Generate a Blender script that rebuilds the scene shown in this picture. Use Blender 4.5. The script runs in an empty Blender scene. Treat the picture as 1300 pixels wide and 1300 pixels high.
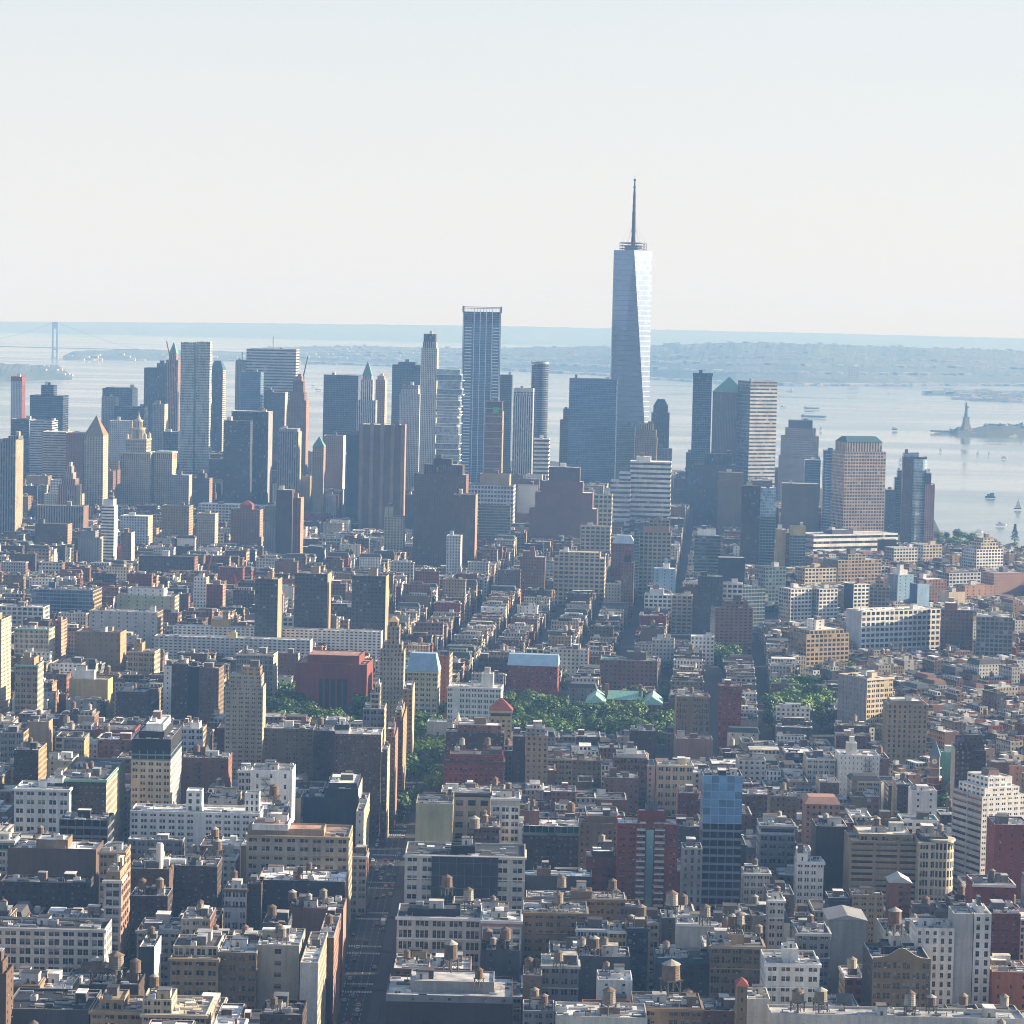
import bpy, math, random
from mathutils import Vector
R=math.radians
C=bpy.context.scene.collection
SC=bpy.context.scene
# ---------------------------------------------------------------- camera, sky, sun, exposure
F=3640.0; HC=320.0; ROLL=.0225; PIT=math.atan(256/F)
_Fw=Vector((0,math.cos(PIT),-math.sin(PIT))); _r0=Vector((1,0,0)); _u0=Vector((0,math.sin(PIT),math.cos(PIT)))
_cr=math.cos(ROLL)*_r0+math.sin(ROLL)*_u0; _cu=-math.sin(ROLL)*_r0+math.cos(ROLL)*_u0
cd=bpy.data.cameras.new('camera'); cam=bpy.data.objects.new('camera',cd); C.objects.link(cam)
cd.sensor_width=36; cd.lens=36*F/1300; cd.clip_start=5; cd.clip_end=150000
from mathutils import Matrix
cam.matrix_world=Matrix(((_cr.x,_cu.x,-_Fw.x,0),(_cr.y,_cu.y,-_Fw.y,0),(_cr.z,_cu.z,-_Fw.z,HC),(0,0,0,1)))
SC.camera=cam
SUN_AZ=78.0; SUN_EL=18.5          # azimuth measured from the view direction to the right
SUN_STRENGTH=5.0; SKY=.069; EXPOSURE=1.44
VEIL=(4.75,4.7,4.75,1)
w=bpy.data.worlds.new('World'); SC.world=w; w.use_nodes=True
nt=w.node_tree; bg=nt.nodes['Background']
sky=nt.nodes.new('ShaderNodeTexSky'); sky.sky_type='NISHITA'; sky.sun_disc=False
sky.sun_elevation=R(SUN_EL); sky.sun_rotation=R(SUN_AZ); sky.altitude=100; sky.air_density=1.0; sky.dust_density=.3; sky.ozone_density=3
mx=nt.nodes.new('ShaderNodeMix'); mx.data_type='RGBA'   # thin milky veil, thickest low over the horizon
tcn=nt.nodes.new('ShaderNodeTexCoord'); sp=nt.nodes.new('ShaderNodeSeparateXYZ'); mr=nt.nodes.new('ShaderNodeMapRange'); nt.links.new(tcn.outputs['Generated'],sp.inputs[0]); nt.links.new(sp.outputs[2],mr.inputs[0])
for q,v in enumerate((.03,.5,.78,.04)): mr.inputs[q+1].default_value=v
mp=nt.nodes.new('ShaderNodeMapping'); mp.inputs['Scale'].default_value=(2.2,2.2,26); nz=nt.nodes.new('ShaderNodeTexNoise'); nz.inputs['Scale'].default_value=1.6; nz.inputs['Detail'].default_value=4; nt.links.new(tcn.outputs['Generated'],mp.inputs[0]); nt.links.new(mp.outputs[0],nz.inputs['Vector'])
ad=nt.nodes.new('ShaderNodeMath'); ad.operation='MULTIPLY_ADD'; nt.links.new(nz.outputs[0],ad.inputs[0]); ad.inputs[1].default_value=.22; nt.links.new(mr.outputs[0],ad.inputs[2]); ad.use_clamp=True   # faint uneven cloud
nt.links.new(ad.outputs[0],mx.inputs[0]); nt.links.new(sky.outputs[0],mx.inputs[6]); mx.inputs[7].default_value=VEIL; nt.links.new(mx.outputs[2],bg.inputs[0]); bg.inputs[1].default_value=SKY
sl=bpy.data.lights.new('sun','SUN'); sl.energy=SUN_STRENGTH; sl.angle=R(.53); sl.color=(1,.86,.66)
so=bpy.data.objects.new('sun',sl); C.objects.link(so)
sv=Vector((math.sin(R(SUN_AZ))*math.cos(R(SUN_EL)),math.cos(R(SUN_AZ))*math.cos(R(SUN_EL)),math.sin(R(SUN_EL))))
so.rotation_euler=sv.to_track_quat('Z','Y').to_euler()
vs=SC.view_settings; vs.view_transform='Standard'; vs.look='None'; vs.exposure=EXPOSURE; vs.gamma=1
cy=SC.cycles; cy.max_bounces=5; cy.diffuse_bounces=2; cy.glossy_bounces=3; cy.transmission_bounces=2; cy.volume_bounces=1; cy.transparent_max_bounces=4
cy.filter_width=1.0; cy.use_denoising=True; cy.caustics_reflective=False; cy.caustics_refractive=False; cy.sample_clamp_indirect=4
# ---------------------------------------------------------------- photograph geometry -> world
def ray(x,y): return _Fw*F+_cr*(x-650)-_cu*(y-650)
def eye(x): return 394+.0225*(x-650)
def drop(d): return d*d/1.48e7 if d>5000 else 0.0
def onz(x,y,z=0.):
    v=ray(x,y); s=(z-HC)/v.z; return Vector((v.x*s,v.y*s,z))
def ony(x,y,d):
    v=ray(x,y); s=d/v.y; return Vector((v.x*s,d,HC+v.z*s))
def proj(p):
    v=Vector(p)-Vector((0,0,HC)); z=v.dot(_Fw); return 650+v.dot(_cr)/z*F, 650-v.dot(_cu)/z*F, z
# ---------------------------------------------------------------- materials
def mat(name):
    m=bpy.data.materials.new(name); m.use_nodes=True; nt=m.node_tree
    return m,nt,nt.nodes['Principled BSDF']
class NT:
    def __init__(s,nt): s.t=nt
    def n(s,ty,**k):
        x=s.t.nodes.new(ty)
        for a,b in k.items(): setattr(x,a,b)
        return x
    def put(s,i,v):
        if isinstance(v,bpy.types.NodeSocket): s.t.links.new(v,i)
        else: i.default_value=v
    def m(s,op,a,b=None,c=None):
        x=s.n('ShaderNodeMath',operation=op); s.put(x.inputs[0],a)
        if b is not None: s.put(x.inputs[1],b)
        if c is not None: s.put(x.inputs[2],c)
        return x.outputs[0]
    def mix(s,f,a,b,blend='MIX'):
        x=s.n('ShaderNodeMix',data_type='RGBA',blend_type=blend); s.put(x.inputs[0],f); s.put(x.inputs[6],a); s.put(x.inputs[7],b); return x.outputs[2]
    def mapr(s,v,a,b,c,d):
        x=s.n('ShaderNodeMapRange'); s.put(x.inputs[0],v)
        for i,q in enumerate((a,b,c,d)): x.inputs[i+1].default_value=q
        return x.outputs[0]
    def noise(s,co,scale,detail=3,dist=0):
        x=s.n('ShaderNodeTexNoise'); s.put(x.inputs['Vector'],co); x.inputs['Scale'].default_value=scale; x.inputs['Detail'].default_value=detail; x.inputs['Distortion'].default_value=dist; return x.outputs[0]
    def attr(s,name): return s.n('ShaderNodeAttribute',attribute_name=name)
    def sep(s,v):
        x=s.n('ShaderNodeSeparateXYZ'); s.put(x.inputs[0],v); return x.outputs
    def comb(s,a,b,c):
        x=s.n('ShaderNodeCombineXYZ')
        for i,q in enumerate((a,b,c)): s.put(x.inputs[i],q)
        return x.outputs[0]
    def white(s,v):
        x=s.n('ShaderNodeTexWhiteNoise',noise_dimensions='3D'); s.put(x.inputs[0],v); return x.outputs
    def vm(s,op,a,b):
        x=s.n('ShaderNodeVectorMath',operation=op); s.put(x.inputs[0],a); s.put(x.inputs[1],b); return x.outputs[0]
def rgb(c): return (c[0],c[1],c[2],1)
def gridmask(g):
    uv=g.n('ShaderNodeUVMap'); uv.uv_map='UVMap'; u,v,_=g.sep(uv.outputs[0])
    return g.m('FRACT',u),g.m('FRACT',v),g.m('FLOOR',u),g.m('FLOOR',v)
def winramp(g,r):
    x=g.n('ShaderNodeValToRGB'); x.color_ramp.interpolation='CONSTANT'; e=x.color_ramp.elements
    e[0].position=0; e[0].color=(.012,.016,.024,1); e[1].position=.45; e[1].color=(.03,.036,.045,1)
    for p,c in ((.7,(.06,.07,.08,1)),(.9,(.14,.14,.13,1)),(.975,(.3,.28,.25,1))):
        k=e.new(p); k.color=c
    g.put(x.inputs[0],r); return x.outputs[0]
def mk_wall():
    m,nt,b=mat('masonry_wall'); g=NT(nt); fu,fv,iu,iv=gridmask(g)
    col=g.attr('col').outputs['Color']; wp=g.sep(g.attr('wp').outputs['Vector'])
    tc=g.n('ShaderNodeNewGeometry').outputs['Position']
    mu=g.m('LESS_THAN',g.m('ABSOLUTE',g.m('SUBTRACT',fu,.5)),g.m('MULTIPLY',wp[0],.5))
    mv=g.m('LESS_THAN',g.m('ABSOLUTE',g.m('SUBTRACT',fv,.48)),g.m('MULTIPLY',wp[1],.5))
    mask=g.m('MULTIPLY',mu,mv)
    oi=g.n('ShaderNodeObjectInfo').outputs['Random']
    r=g.white(g.comb(iu,iv,g.m('ADD',g.m('MULTIPLY',wp[2],91.7),oi)))[0]
    n1=g.mapr(g.noise(tc,.06,3),.25,.75,.72,1.2)
    s=g.sep(tc); st=g.mapr(g.noise(g.comb(g.m('MULTIPLY',s[0],.9),g.m('MULTIPLY',s[1],.9),g.m('MULTIPLY',s[2],.06)),.7,3),.3,.7,.82,1.12)
    n2=g.mapr(g.noise(tc,1.4,2),.2,.8,.86,1.14)
    v=g.m('MULTIPLY',g.m('MULTIPLY',n1,n2),st)
    wc=g.vm('MULTIPLY',col,g.comb(v,v,v))
    nt.links.new(g.mix(mask,wc,winramp(g,r)),b.inputs['Base Color'])
    nt.links.new(g.mapr(mask,0,1,.85,.14),b.inputs['Roughness'])
    return m
def mk_glass(nm='curtain_glass',rg=.12,mt=.55,jit=.035,lo=.55,hi=1.35,bl=.7,bh=1.25):
    m,nt,b=mat(nm); g=NT(nt); fu,fv,iu,iv=gridmask(g)
    col=g.attr('col').outputs['Color']; wp=g.sep(g.attr('wp').outputs['Vector'])
    mask=g.m('MAXIMUM',g.m('LESS_THAN',fu,wp[0]),g.m('LESS_THAN',fv,wp[1]))
    rr=g.white(g.comb(iu,iv,wp[2])); r=g.mapr(rr[0],0,1,lo,hi)
    big=g.mapr(g.noise(g.n('ShaderNodeNewGeometry').outputs['Position'],.03,3),.3,.7,bl,bh)
    k=g.m('MULTIPLY',r,big)
    gc=g.vm('MULTIPLY',col,g.comb(k,k,k)); fc=g.mix(.5 if mt<.6 else .14,col,(.3,.33,.36,1) if mt<.6 else (.02,.03,.05,1))
    nt.links.new(g.mix(mask,gc,fc),b.inputs['Base Color'])
    nt.links.new(g.mapr(mask,0,1,mt,.1 if mt<.6 else mt),b.inputs['Metallic']); nt.links.new(g.mapr(mask,0,1,rg,.5),b.inputs['Roughness'])
    N=g.n('ShaderNodeNewGeometry').outputs['Normal']
    j=g.vm('MULTIPLY',g.vm('SUBTRACT',rr[1],(.5,.5,.5)),(jit,jit,jit)); nn=g.n('ShaderNodeVectorMath',operation='NORMALIZE'); g.put(nn.inputs[0],g.vm('ADD',N,j))
    nt.links.new(nn.outputs[0],b.inputs['Normal'])
    return m
def mk_pane():
    m,nt,b=mat('window_pane'); g=NT(nt); fu,fv,iu,iv=gridmask(g)
    oi=g.n('ShaderNodeObjectInfo').outputs['Random']
    r=g.white(g.comb(iu,iv,oi))[0]
    bar=g.m('MAXIMUM',g.m('LESS_THAN',g.m('ABSOLUTE',g.m('SUBTRACT',fv,.5)),.035),g.m('MAXIMUM',g.m('LESS_THAN',fu,.05),g.m('GREATER_THAN',fu,.95)))
    blind=g.m('MULTIPLY',g.m('GREATER_THAN',fv,g.mapr(r,0,1,1.3,.3)),.7)
    c=g.mix(blind,winramp(g,g.m('MULTIPLY',r,.93)),(.3,.29,.26,1))
    nt.links.new(g.mix(bar,c,(.16,.16,.16,1)),b.inputs['Base Color']); b.inputs['Roughness'].default_value=.1
    return m
def mk_plain(name,rough=.8,metal=0.,amp=.35,scale=.25,spec=None):
    m,nt,b=mat(name); g=NT(nt); col=g.attr('col').outputs['Color']; tc=g.n('ShaderNodeNewGeometry').outputs['Position']
    n=g.m('MULTIPLY',g.mapr(g.noise(tc,scale,4),.25,.75,1-amp,1+amp),g.mapr(g.noise(tc,scale*9,2),.2,.8,.85,1.15))
    nt.links.new(g.vm('MULTIPLY',col,g.comb(n,n,n)),b.inputs['Base Color']); b.inputs['Roughness'].default_value=rough; b.inputs['Metallic'].default_value=metal
    return m
def mk_leaf():
    m,nt,b=mat('tree_foliage'); g=NT(nt); oi=g.n('ShaderNodeObjectInfo').outputs['Random']
    r=g.n('ShaderNodeNewGeometry').outputs['Random Per Island']
    c=g.mix(oi,(.02,.065,.008,1),(.1,.19,.018,1)); k=g.mapr(r,0,1,.55,1.6)
    nt.links.new(g.vm('MULTIPLY',c,g.comb(k,k,k)),b.inputs['Base Color']); b.inputs['Roughness'].default_value=.6
    return m
def mk_water():
    m,nt,b=mat('harbour_water'); g=NT(nt); tc=g.n('ShaderNodeNewGeometry').outputs['Position']; s=g.sep(tc)
    a=g.noise(g.comb(g.m('MULTIPLY',s[0],.0006),g.m('MULTIPLY',s[1],.0016),0.),1.,5,1.2)
    f=g.noise(g.comb(g.m('MULTIPLY',s[0],.02),g.m('MULTIPLY',s[1],.03),0.),1.,3)
    nt.links.new(g.mix(g.mapr(a,.35,.65,0,1),(.1,.16,.2,1),(.16,.22,.26,1)),b.inputs['Base Color'])
    nt.links.new(g.mapr(a,.38,.62,.06,.24),b.inputs['Roughness']); b.inputs['IOR'].default_value=1.33
    bp=g.n('ShaderNodeBump'); bp.inputs['Strength'].default_value=.13; bp.inputs['Distance'].default_value=4; g.put(bp.inputs['Height'],g.m('ADD',f,g.m('MULTIPLY',a,4.))); nt.links.new(bp.outputs[0],b.inputs['Normal'])
    return m
def mk_hill():
    m,nt,b=mat('wooded_land'); g=NT(nt); tc=g.n('ShaderNodeNewGeometry').outputs['Position']
    n=g.noise(tc,.004,6); n2=g.noise(tc,.02,4); w=g.m('GREATER_THAN',g.m('MULTIPLY',n2,g.noise(tc,.0011,2)),.36)
    c=g.mix(g.mapr(n,.35,.65,0,1),(.025,.045,.035,1),(.07,.09,.07,1)); c=g.mix(g.m('MULTIPLY',w,.6),c,(.34,.31,.27,1))
    nt.links.new(c,b.inputs['Base Color']); b.inputs['Roughness'].default_value=.9
    return m
MATS={'wall':mk_wall(),'glass':mk_glass(),'facet':mk_glass('facet_glass',.27,.85,.012,.9,1.08,1.,1.),'pane':mk_pane(),'roof':mk_plain('roof_surface',.75,0,.6,.16),'metal':mk_plain('painted_metal',.45,.0,.2,.4),'wood':mk_plain('weathered_wood',.85,0,.3,.6),
 'leaf':mk_leaf(),'water':mk_water(),'hill':mk_hill(),'plain':mk_plain('plain_surface',.8,0,.15,.2),'mirror':mk_plain('mirror_steel',.2,.9,.05,.02)}
# ---------------------------------------------------------------- mesh builder
class M:
    def __init__(s): s.v=[];s.f=[];s.uv=[];s.c=[];s.wp=[];s.mi=[];s.names=[]
    def mat(s,n):
        if n not in s.names: s.names.append(n)
        return s.names.index(n)
    def face(s,pts,mt,col,uv=None,wp=(0,0,0)):
        b=len(s.v); k=len(pts); s.v+= [tuple(p) for p in pts]; s.f.append(tuple(range(b,b+k)))
        s.uv+= (uv if uv else [(0,0)]*k); s.c.append(col); s.wp.append(wp); s.mi.append(s.mat(mt))
    def box(s,x0,y0,z0,x1,y1,z1,mt,col,bottom=False):
        p=[(x0,y0),(x1,y0),(x1,y1),(x0,y1)]; s.prism(p,z0,z1,mt,col)
    def prism(s,p,z0,z1,mt,col,top=None,cap=True,uvs=None,wp=(0,0,0),capmat=None,capcol=None,tz=None):
        q=top or p; n=len(p)
        for i in range(n):
            j=(i+1)%n; uv=None
            if uvs:
                L=math.dist(p[i],p[j]); nu=max(1,round(L/uvs[0])); nv=max(1,round((z1-z0)/uvs[1])); uv=[(0,0),(nu,0),(nu,nv),(0,nv)]
            s.face([(*p[i],z0),(*p[j],z0),(*q[j],z1),(*q[i],z1)],mt,col,uv,wp)
        if cap: s.face([(*a,z1) for a in q],capmat or mt,capcol or col)
    def build(s,name,parent=None,me=None):
        me=bpy.data.meshes.new(name); me.from_pydata(s.v,[],s.f)
        for n in s.names: me.materials.append(MATS[n])
        me.polygons.foreach_set('material_index',s.mi)
        u=me.uv_layers.new(name='UVMap'); u.data.foreach_set('uv',[a for t in s.uv for a in t])
        a=me.attributes.new('col','FLOAT_COLOR','FACE'); a.data.foreach_set('color',[q for c in s.c for q in (c[0],c[1],c[2],1.)])
        a=me.attributes.new('wp','FLOAT_VECTOR','FACE'); a.data.foreach_set('vector',[q for c in s.wp for q in c])
        me.update(); o=bpy.data.objects.new(name,me); C.objects.link(o)
        if parent: o.parent=parent
        return o
def ngon(cx,cy,r,n,ry=None,ph=0.): return [(cx+r*math.cos(ph+2*math.pi*i/n),cy+(ry or r)*math.sin(ph+2*math.pi*i/n)) for i in range(n)]
def tube(m,a,b,r,mt,col,n=5):
    a=Vector(a);b=Vector(b);d=(b-a).normalized();u=d.orthogonal().normalized();w=d.cross(u)
    ra=[a+(u*math.cos(t)+w*math.sin(t))*r for t in [2*math.pi*i/n for i in range(n)]]; rb=[p+(b-a) for p in ra]
    for i in range(n):
        j=(i+1)%n; m.face([ra[i],ra[j],rb[j],rb[i]],mt,col)
    m.face(rb,mt,col)
def empty(name,loc,rz=0.):
    o=bpy.data.objects.new(name,None); o.empty_display_size=.1; C.objects.link(o); o.location=loc; o.rotation_euler=(0,0,rz); return o
def tag(o,label=None,cat=None,group=None,kind=None):
    for k,v in (('label',label),('category',cat),('group',group),('kind',kind)):
        if v: o[k]=v
    return o
def inst(o,parent,loc,scale=(1,1,1),rz=0.):
    c=o.copy(); C.objects.link(c); c.parent=parent; c.location=loc; c.scale=scale; c.rotation_euler=(0,0,rz); return c
PAL=dict(tan=(.33,.245,.15),dtan=(.2,.145,.088),cream=(.52,.45,.33),white=(.72,.72,.7),offw=(.55,.54,.5),grey=(.24,.245,.255),lgrey=(.42,.42,.42),dgrey=(.06,.065,.075),slate=(.03,.036,.046),brown=(.115,.072,.052),
 dbrown=(.06,.042,.035),red=(.2,.045,.034),brick=(.2,.1,.066),pink=(.34,.2,.15),orange=(.38,.125,.05),salmon=(.42,.24,.17),yellow=(.46,.36,.18),paleg=(.38,.4,.27),lime=(.38,.34,.27),black=(.012,.014,.018),  # salmon: brick tone with warm sunlight put into the colour
 blue=(.05,.12,.24),lblue=(.25,.4,.55),sky=(.16,.36,.68),dblue=(.015,.03,.065),teal=(.02,.08,.1),green=(.16,.36,.29),silver=(.42,.5,.58),navy=(.02,.036,.07),gglass=(.08,.13,.15),rose=(.37,.29,.235),copper=(.1,.25,.235),pale=(.47,.5,.54))
# window styles: bay, floor, width fraction, height fraction
STY=dict(brick=(3.1,3.3,.4,.5),loft=(3.9,4.1,.74,.66),grid=(4.6,4.,.7,.58),band=(4.,3.7,1.,.45),rib=(3.2,3.6,.5,1.),apt=(4.3,3.,.56,.44),punch=(3.6,3.5,.45,.5),blank=(0,0,0,0),few=(7.5,3.6,.16,.4),pair=(3.9,3.8,.62,.5),slim=(2.6,3.4,.42,.62),glass=(2.6,3.7,.07,.12),curt=(3.4,3.6,.1,.3))
# ---------------------------------------------------------------- setting: ground, water, far land, haze
def hz(x,y):  # distance of the curved sea surface along the pixel's line
    d=8000.
    for _ in range(40): d=(HC+drop(d))*F/max(4,(y-eye(x)))
    return d
LAND=[(-6000,-9000),(6000,-9000),(2600,-300),(1500,2300),(840,3100),(735,3950),(640,4250),(690,4700),(640,5200),(420,5800),(60,6150),(-350,5900),(-700,5300),(-1150,4500),(-1500,3600),(-2600,-300)]
def setting():
    m=M(); m.prism([(p[0],p[1]) for p in LAND],-3,0,'plain',(.04,.042,.048)); tag(m.build('ground'),kind='structure')
    m=M(); rows=[300]+[3000+i*500 for i in range(80)]
    for i in range(len(rows)-1):
        a,b=rows[i],rows[i+1]; N=12
        for j in range(N):
            f0,f1=-.3+.6*j/N,-.3+.6*(j+1)/N; A,B2=a+1500,b+1500
            m.face([(A*f0,a,-2-drop(a)),(A*f1,a,-2-drop(a)),(B2*f1,b,-2-drop(b)),(B2*f0,b,-2-drop(b))],'water',(.1,.1,.1))
    o=m.build('harbour_water'); tag(o,kind='structure')
    for p in o.data.polygons: p.use_smooth=True
    # far land: (name, [(x, top, shore)], depth behind the shore, roughness)
    rng=random.Random(5)
    def land(name,pts,dep,amp,kind='structure',dd=None):
        m=M(); xs=[]; x=pts[0][0]
        while x<=pts[-1][0]: xs.append(x); x+=3
        from mathutils import noise as mn
        grid=[]
        def ip(x,k):
            for p,q in zip(pts,pts[1:]):
                if p[0]<=x<=q[0]: f=(x-p[0])/(q[0]-p[0]); return p[k]+(q[k]-p[k])*f
            return pts[-1][k]
        for x in xs:
            t,s=ip(x,1),ip(x,2); d0=dd or hz(x,s); col=[]
            for r in range(9):
                f=r/8; d=d0+dep*f; pr=ony(x,t,d); zt=pr.z; zs=-2.5-drop(d); prof=min(1,(f/.8))**.75 if f<=.8 else 1-.7*(f-.8)/.2
                n=mn.noise(Vector((x*.05,r*.7,pts[0][0])))+.6*mn.noise(Vector((x*.21,r*1.9,3.)))
                z=zs+max(0,(zt-zs)*prof*(1+amp*n)) if r else zs
                vx=ony(x,650,d).x; col.append((vx,d,z))
            grid.append(col)
        for i in range(len(xs)-1):
            for r in range(8): m.face([grid[i][r],grid[i+1][r],grid[i+1][r+1],grid[i][r+1]],'hill',(.1,.1,.1))
        o=m.build(name); tag(o,kind='structure'); return grid
    far=land('far_hills',[(-60,407,421),(300,409,424),(650,413,428),(1000,421,432),(1360,430,438)],2500,.03,dd=34500)
    mid=land('hills',[(300,452,457),(340,440,458),(450,438,463),(560,441,467),(650,440,470),(760,438,476),(860,435,483),(930,433,487),(1010,434,489),(1100,437,489),(1220,441,489),(1360,447,490)],3200,.035)
    left=land('headland',[(78,452,456.5),(92,445,456.8),(160,443,457),(250,444,457.5),(335,447,458)],1500,.12)
    near=land('headland',[(-60,457,485),(0,459,484),(40,462,482),(72,463,481),(84,472,481),(90,480,481.5)],900,.15)
    flat=land('island',[(1168,497,500),(1180,495.5,501),(1240,494,503),(1300,497,507),(1360,499,508)],700,.2)
    flat2=land('island',[(1203,504,506.5),(1260,503.5,509),(1360,503.5,511)],350,.1)
    lib=land('island',[(1183,549,551),(1204,548,551.5),(1212,541,552),(1230,543,552.5),(1250,540,553),(1268,537.5,553),(1285,538.5,553),(1300,541,553),(1350,545,553)],260,.12)
    # white houses and sheds scattered on the far shores, too many and too small to count
    m=M()
    def scatter(grid,n,f0,f1,w,h,pb=1.):
        for _ in range(n):
            c=grid[rng.randrange(len(grid))]; r=min(7,int((rng.random()**pb)*7.9*(f1-f0)+f0*8)); x,y,z=c[r]; ww=rng.uniform(.4,1)*w; hh=rng.uniform(.4,1.)*h
            col=rng.choice([(.7,.68,.62),(.6,.5,.42),(.68,.66,.66),(.45,.4,.36),(.7,.6,.5)])
            m.box(x-ww/2,y,z-4,x+ww/2,y+25,z+hh,'plain',col)
    scatter(mid,800,.0,.45,52,15,1.9); scatter(mid,300,.3,.9,36,11); scatter(left,40,0,.3,50,14); scatter(near,14,0,.8,22,5); scatter(flat,30,0,.6,60,18); scatter(flat2,12,0,.4,60,12)
    o=m.build('shore_buildings'); tag(o,'scattered white houses and sheds along far wooded shores','buildings',kind='stuff')
    # the tall district out of view behind the camera, added to darken reflections in the glass of the towers ahead
    m=M(); r2=random.Random(21)
    for i in range(-26,27):
        for j in range(14):
            x=i*95+r2.uniform(-15,15); y=-260-j*150-r2.uniform(0,30); h=r2.choice([60,90,120,160,190,230]); wd=r2.uniform(38,62); c=r2.choice(['brown','grey','tan','dgrey','navy','brick'])
            m.prism([(x-wd/2,y-60),(x+wd/2,y-60),(x+wd/2,y),(x-wd/2,y)],0,h,'wall',PAL[c],uvs=(4,3.8),wp=(.5,.5,r2.random()),capmat='roof',capcol=(.1,.1,.1))
    o=m.build('unseen_midtown_buildings'); tag(o,'unseen dense tall office blocks of the district behind the viewpoint','buildings',kind='stuff')
    m=M()
    m.prism([(-11000,-9500),(11000,-9500),(11000,43500),(-11000,43500)],-133,565,'plain',(1,1,1)); m.face([(-11000,-9500,-133),(-11000,43500,-133),(11000,43500,-133),(11000,-9500,-133)],'plain',(1,1,1))
    o=m.build('haze'); tag(o,kind='stuff')
    hm=bpy.data.materials.new('haze_air'); hm.use_nodes=True; nt=hm.node_tree; nt.nodes.clear()
    out=nt.nodes.new('ShaderNodeOutputMaterial'); v=nt.nodes.new('ShaderNodeVolumePrincipled'); nt.links.new(v.outputs[0],out.inputs['Volume'])
    v.inputs['Density'].default_value=HAZE_D; v.inputs['Color'].default_value=HAZE_C; v.inputs['Anisotropy'].default_value=HAZE_G
    v.inputs["Absorption Color"].default_value=HAZE_A
    o.data.materials.clear(); o.data.materials.append(hm)
HAZE_D=.00012; HAZE_C=(.13,.27,.52,1); HAZE_G=.0; HAZE_A=(.8,.63,.36,1)
setting()
# ---------------------------------------------------------------- buildings
SPLIT=dict(pair=2,loft=3,grid=2,apt=2)
def facade(m,p0,dr,L,z0,z1,sty,col,hole,rn,panes=None,kw=None):
    kw=kw or {}
    S=list(STY[sty]); 
    if kw.get('bay'): S[0]=kw['bay']
    if kw.get('fl'): S[1]=kw['fl']
    ox,oy=dr[1],-dr[0]
    def P(u,z,i=0.): return (p0[0]+dr[0]*u-ox*i,p0[1]+dr[1]*u-oy*i,z)
    if sty=='blank' or z1-z0<2 or L<1.5:
        m.face([P(0,z0),P(L,z0),P(L,z1),P(0,z1)],'wall',col); return
    n=max(1,round(L/S[0])); k=max(1,round((z1-z0)/S[1])); W,Hh=S[2],S[3]
    if sty in('glass','curt'):
        m.face([P(0,z0),P(L,z0),P(L,z1),P(0,z1)],'glass',col,[(0,0),(n,0),(n,k),(0,k)],(W,Hh,rn)); return
    if not hole or sty=='rib':
        m.face([P(0,z0),P(L,z0),P(L,z1),P(0,z1)],'wall',col,[(0,0),(n,0),(n,k),(0,k)],(W,Hh,rn)); return
    if W>=1: n=max(1,round(L/14)); W=1-1.0/(L/n)
    bw=L/n; fh=(z1-z0)/k; ww=bw*W; hh=fh*Hh; s=(fh-hh)*.45; r=.4; q=(bw-ww)/2
    rr=random.Random(int(rn*1e6)+7); sp=SPLIT.get(sty,1); sp=sp if rr.random()<.8 else rr.choice([1,2,3]); gap=.38
    if W>=.9: sp=1
    if ww/sp<.75: sp=1
    wall0=rr.randrange(n) if n>5 and rr.random()<.3 else -1; sm=rr.random()<.35
    for j in range(k):
        za=z0+j*fh; top_=j==k-1 and sm; hj=hh*(.72 if top_ else 1); zb=za+s; zc=zb+hj
        lo=za if j==0 else pz
        m.face([P(0,lo),P(L,lo),P(L,zb),P(0,zb)],'wall',col); pz=zc
        cells=[]
        for i in range(n):
            if i==wall0 or rr.random()<.015: continue
            w1=(ww-gap*(sp-1))/sp; q0=i*bw+q
            for e in range(sp): cells.append((q0+e*(w1+gap),q0+e*(w1+gap)+w1))
        u=0
        for u0,u1 in cells+[(L,L)]:
            m.face([P(u,zb),P(u0,zb),P(u0,zc),P(u,zc)],'wall',col); u=u1
        for u0,u1 in cells:
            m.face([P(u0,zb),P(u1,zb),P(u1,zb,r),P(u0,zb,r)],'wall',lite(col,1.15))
            m.face([P(u1,zb),P(u1,zc),P(u1,zc,r),P(u1,zb,r)],'wall',col)
            m.face([P(u0,zc),P(u0,zb),P(u0,zb,r),P(u0,zc,r)],'wall',col)
            m.face([P(u1,zc),P(u0,zc),P(u0,zc,r),P(u1,zc,r)],'wall',col)
            if rr.random()<.06:
                a0=u0+(u1-u0)*.2; a1=min(u1,a0+.8); m.face([P(a0,zb+.05,-.35),P(a1,zb+.05,-.35),P(a1,zb+.55,-.35),P(a0,zb+.55,-.35)],'metal',(.4,.4,.4)); m.face([P(a0,zb+.55,-.35),P(a1,zb+.55,-.35),P(a1,zb+.55,.3),P(a0,zb+.55,.3)],'metal',(.45,.45,.45))
            if panes is not None: panes.append((P(u0,zb,r),P(u1,zb,r),P(u1,zc,r),P(u0,zc,r)))
    m.face([P(0,pz),P(L,pz),P(L,z1),P(0,z1)],'wall',col)
def lite(c,k): return tuple(min(.75,x*k) for x in c)
_pt={}
def proto(key,fn):
    if key not in _pt:
        o=fn(); _pt[key]=o.data; bpy.data.objects.remove(o)
    return _pt[key]
def pobj(name,me,parent,loc,scale=(1,1,1),rz=0.):
    o=bpy.data.objects.new(name,me); C.objects.link(o); o.parent=parent; o.location=loc; o.scale=scale; o.rotation_euler=(0,0,rz); return o
WOODS=[(.17,.115,.08),(.12,.09,.07),(.24,.205,.165),(.16,.095,.06),(.33,.32,.29)]
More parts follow.
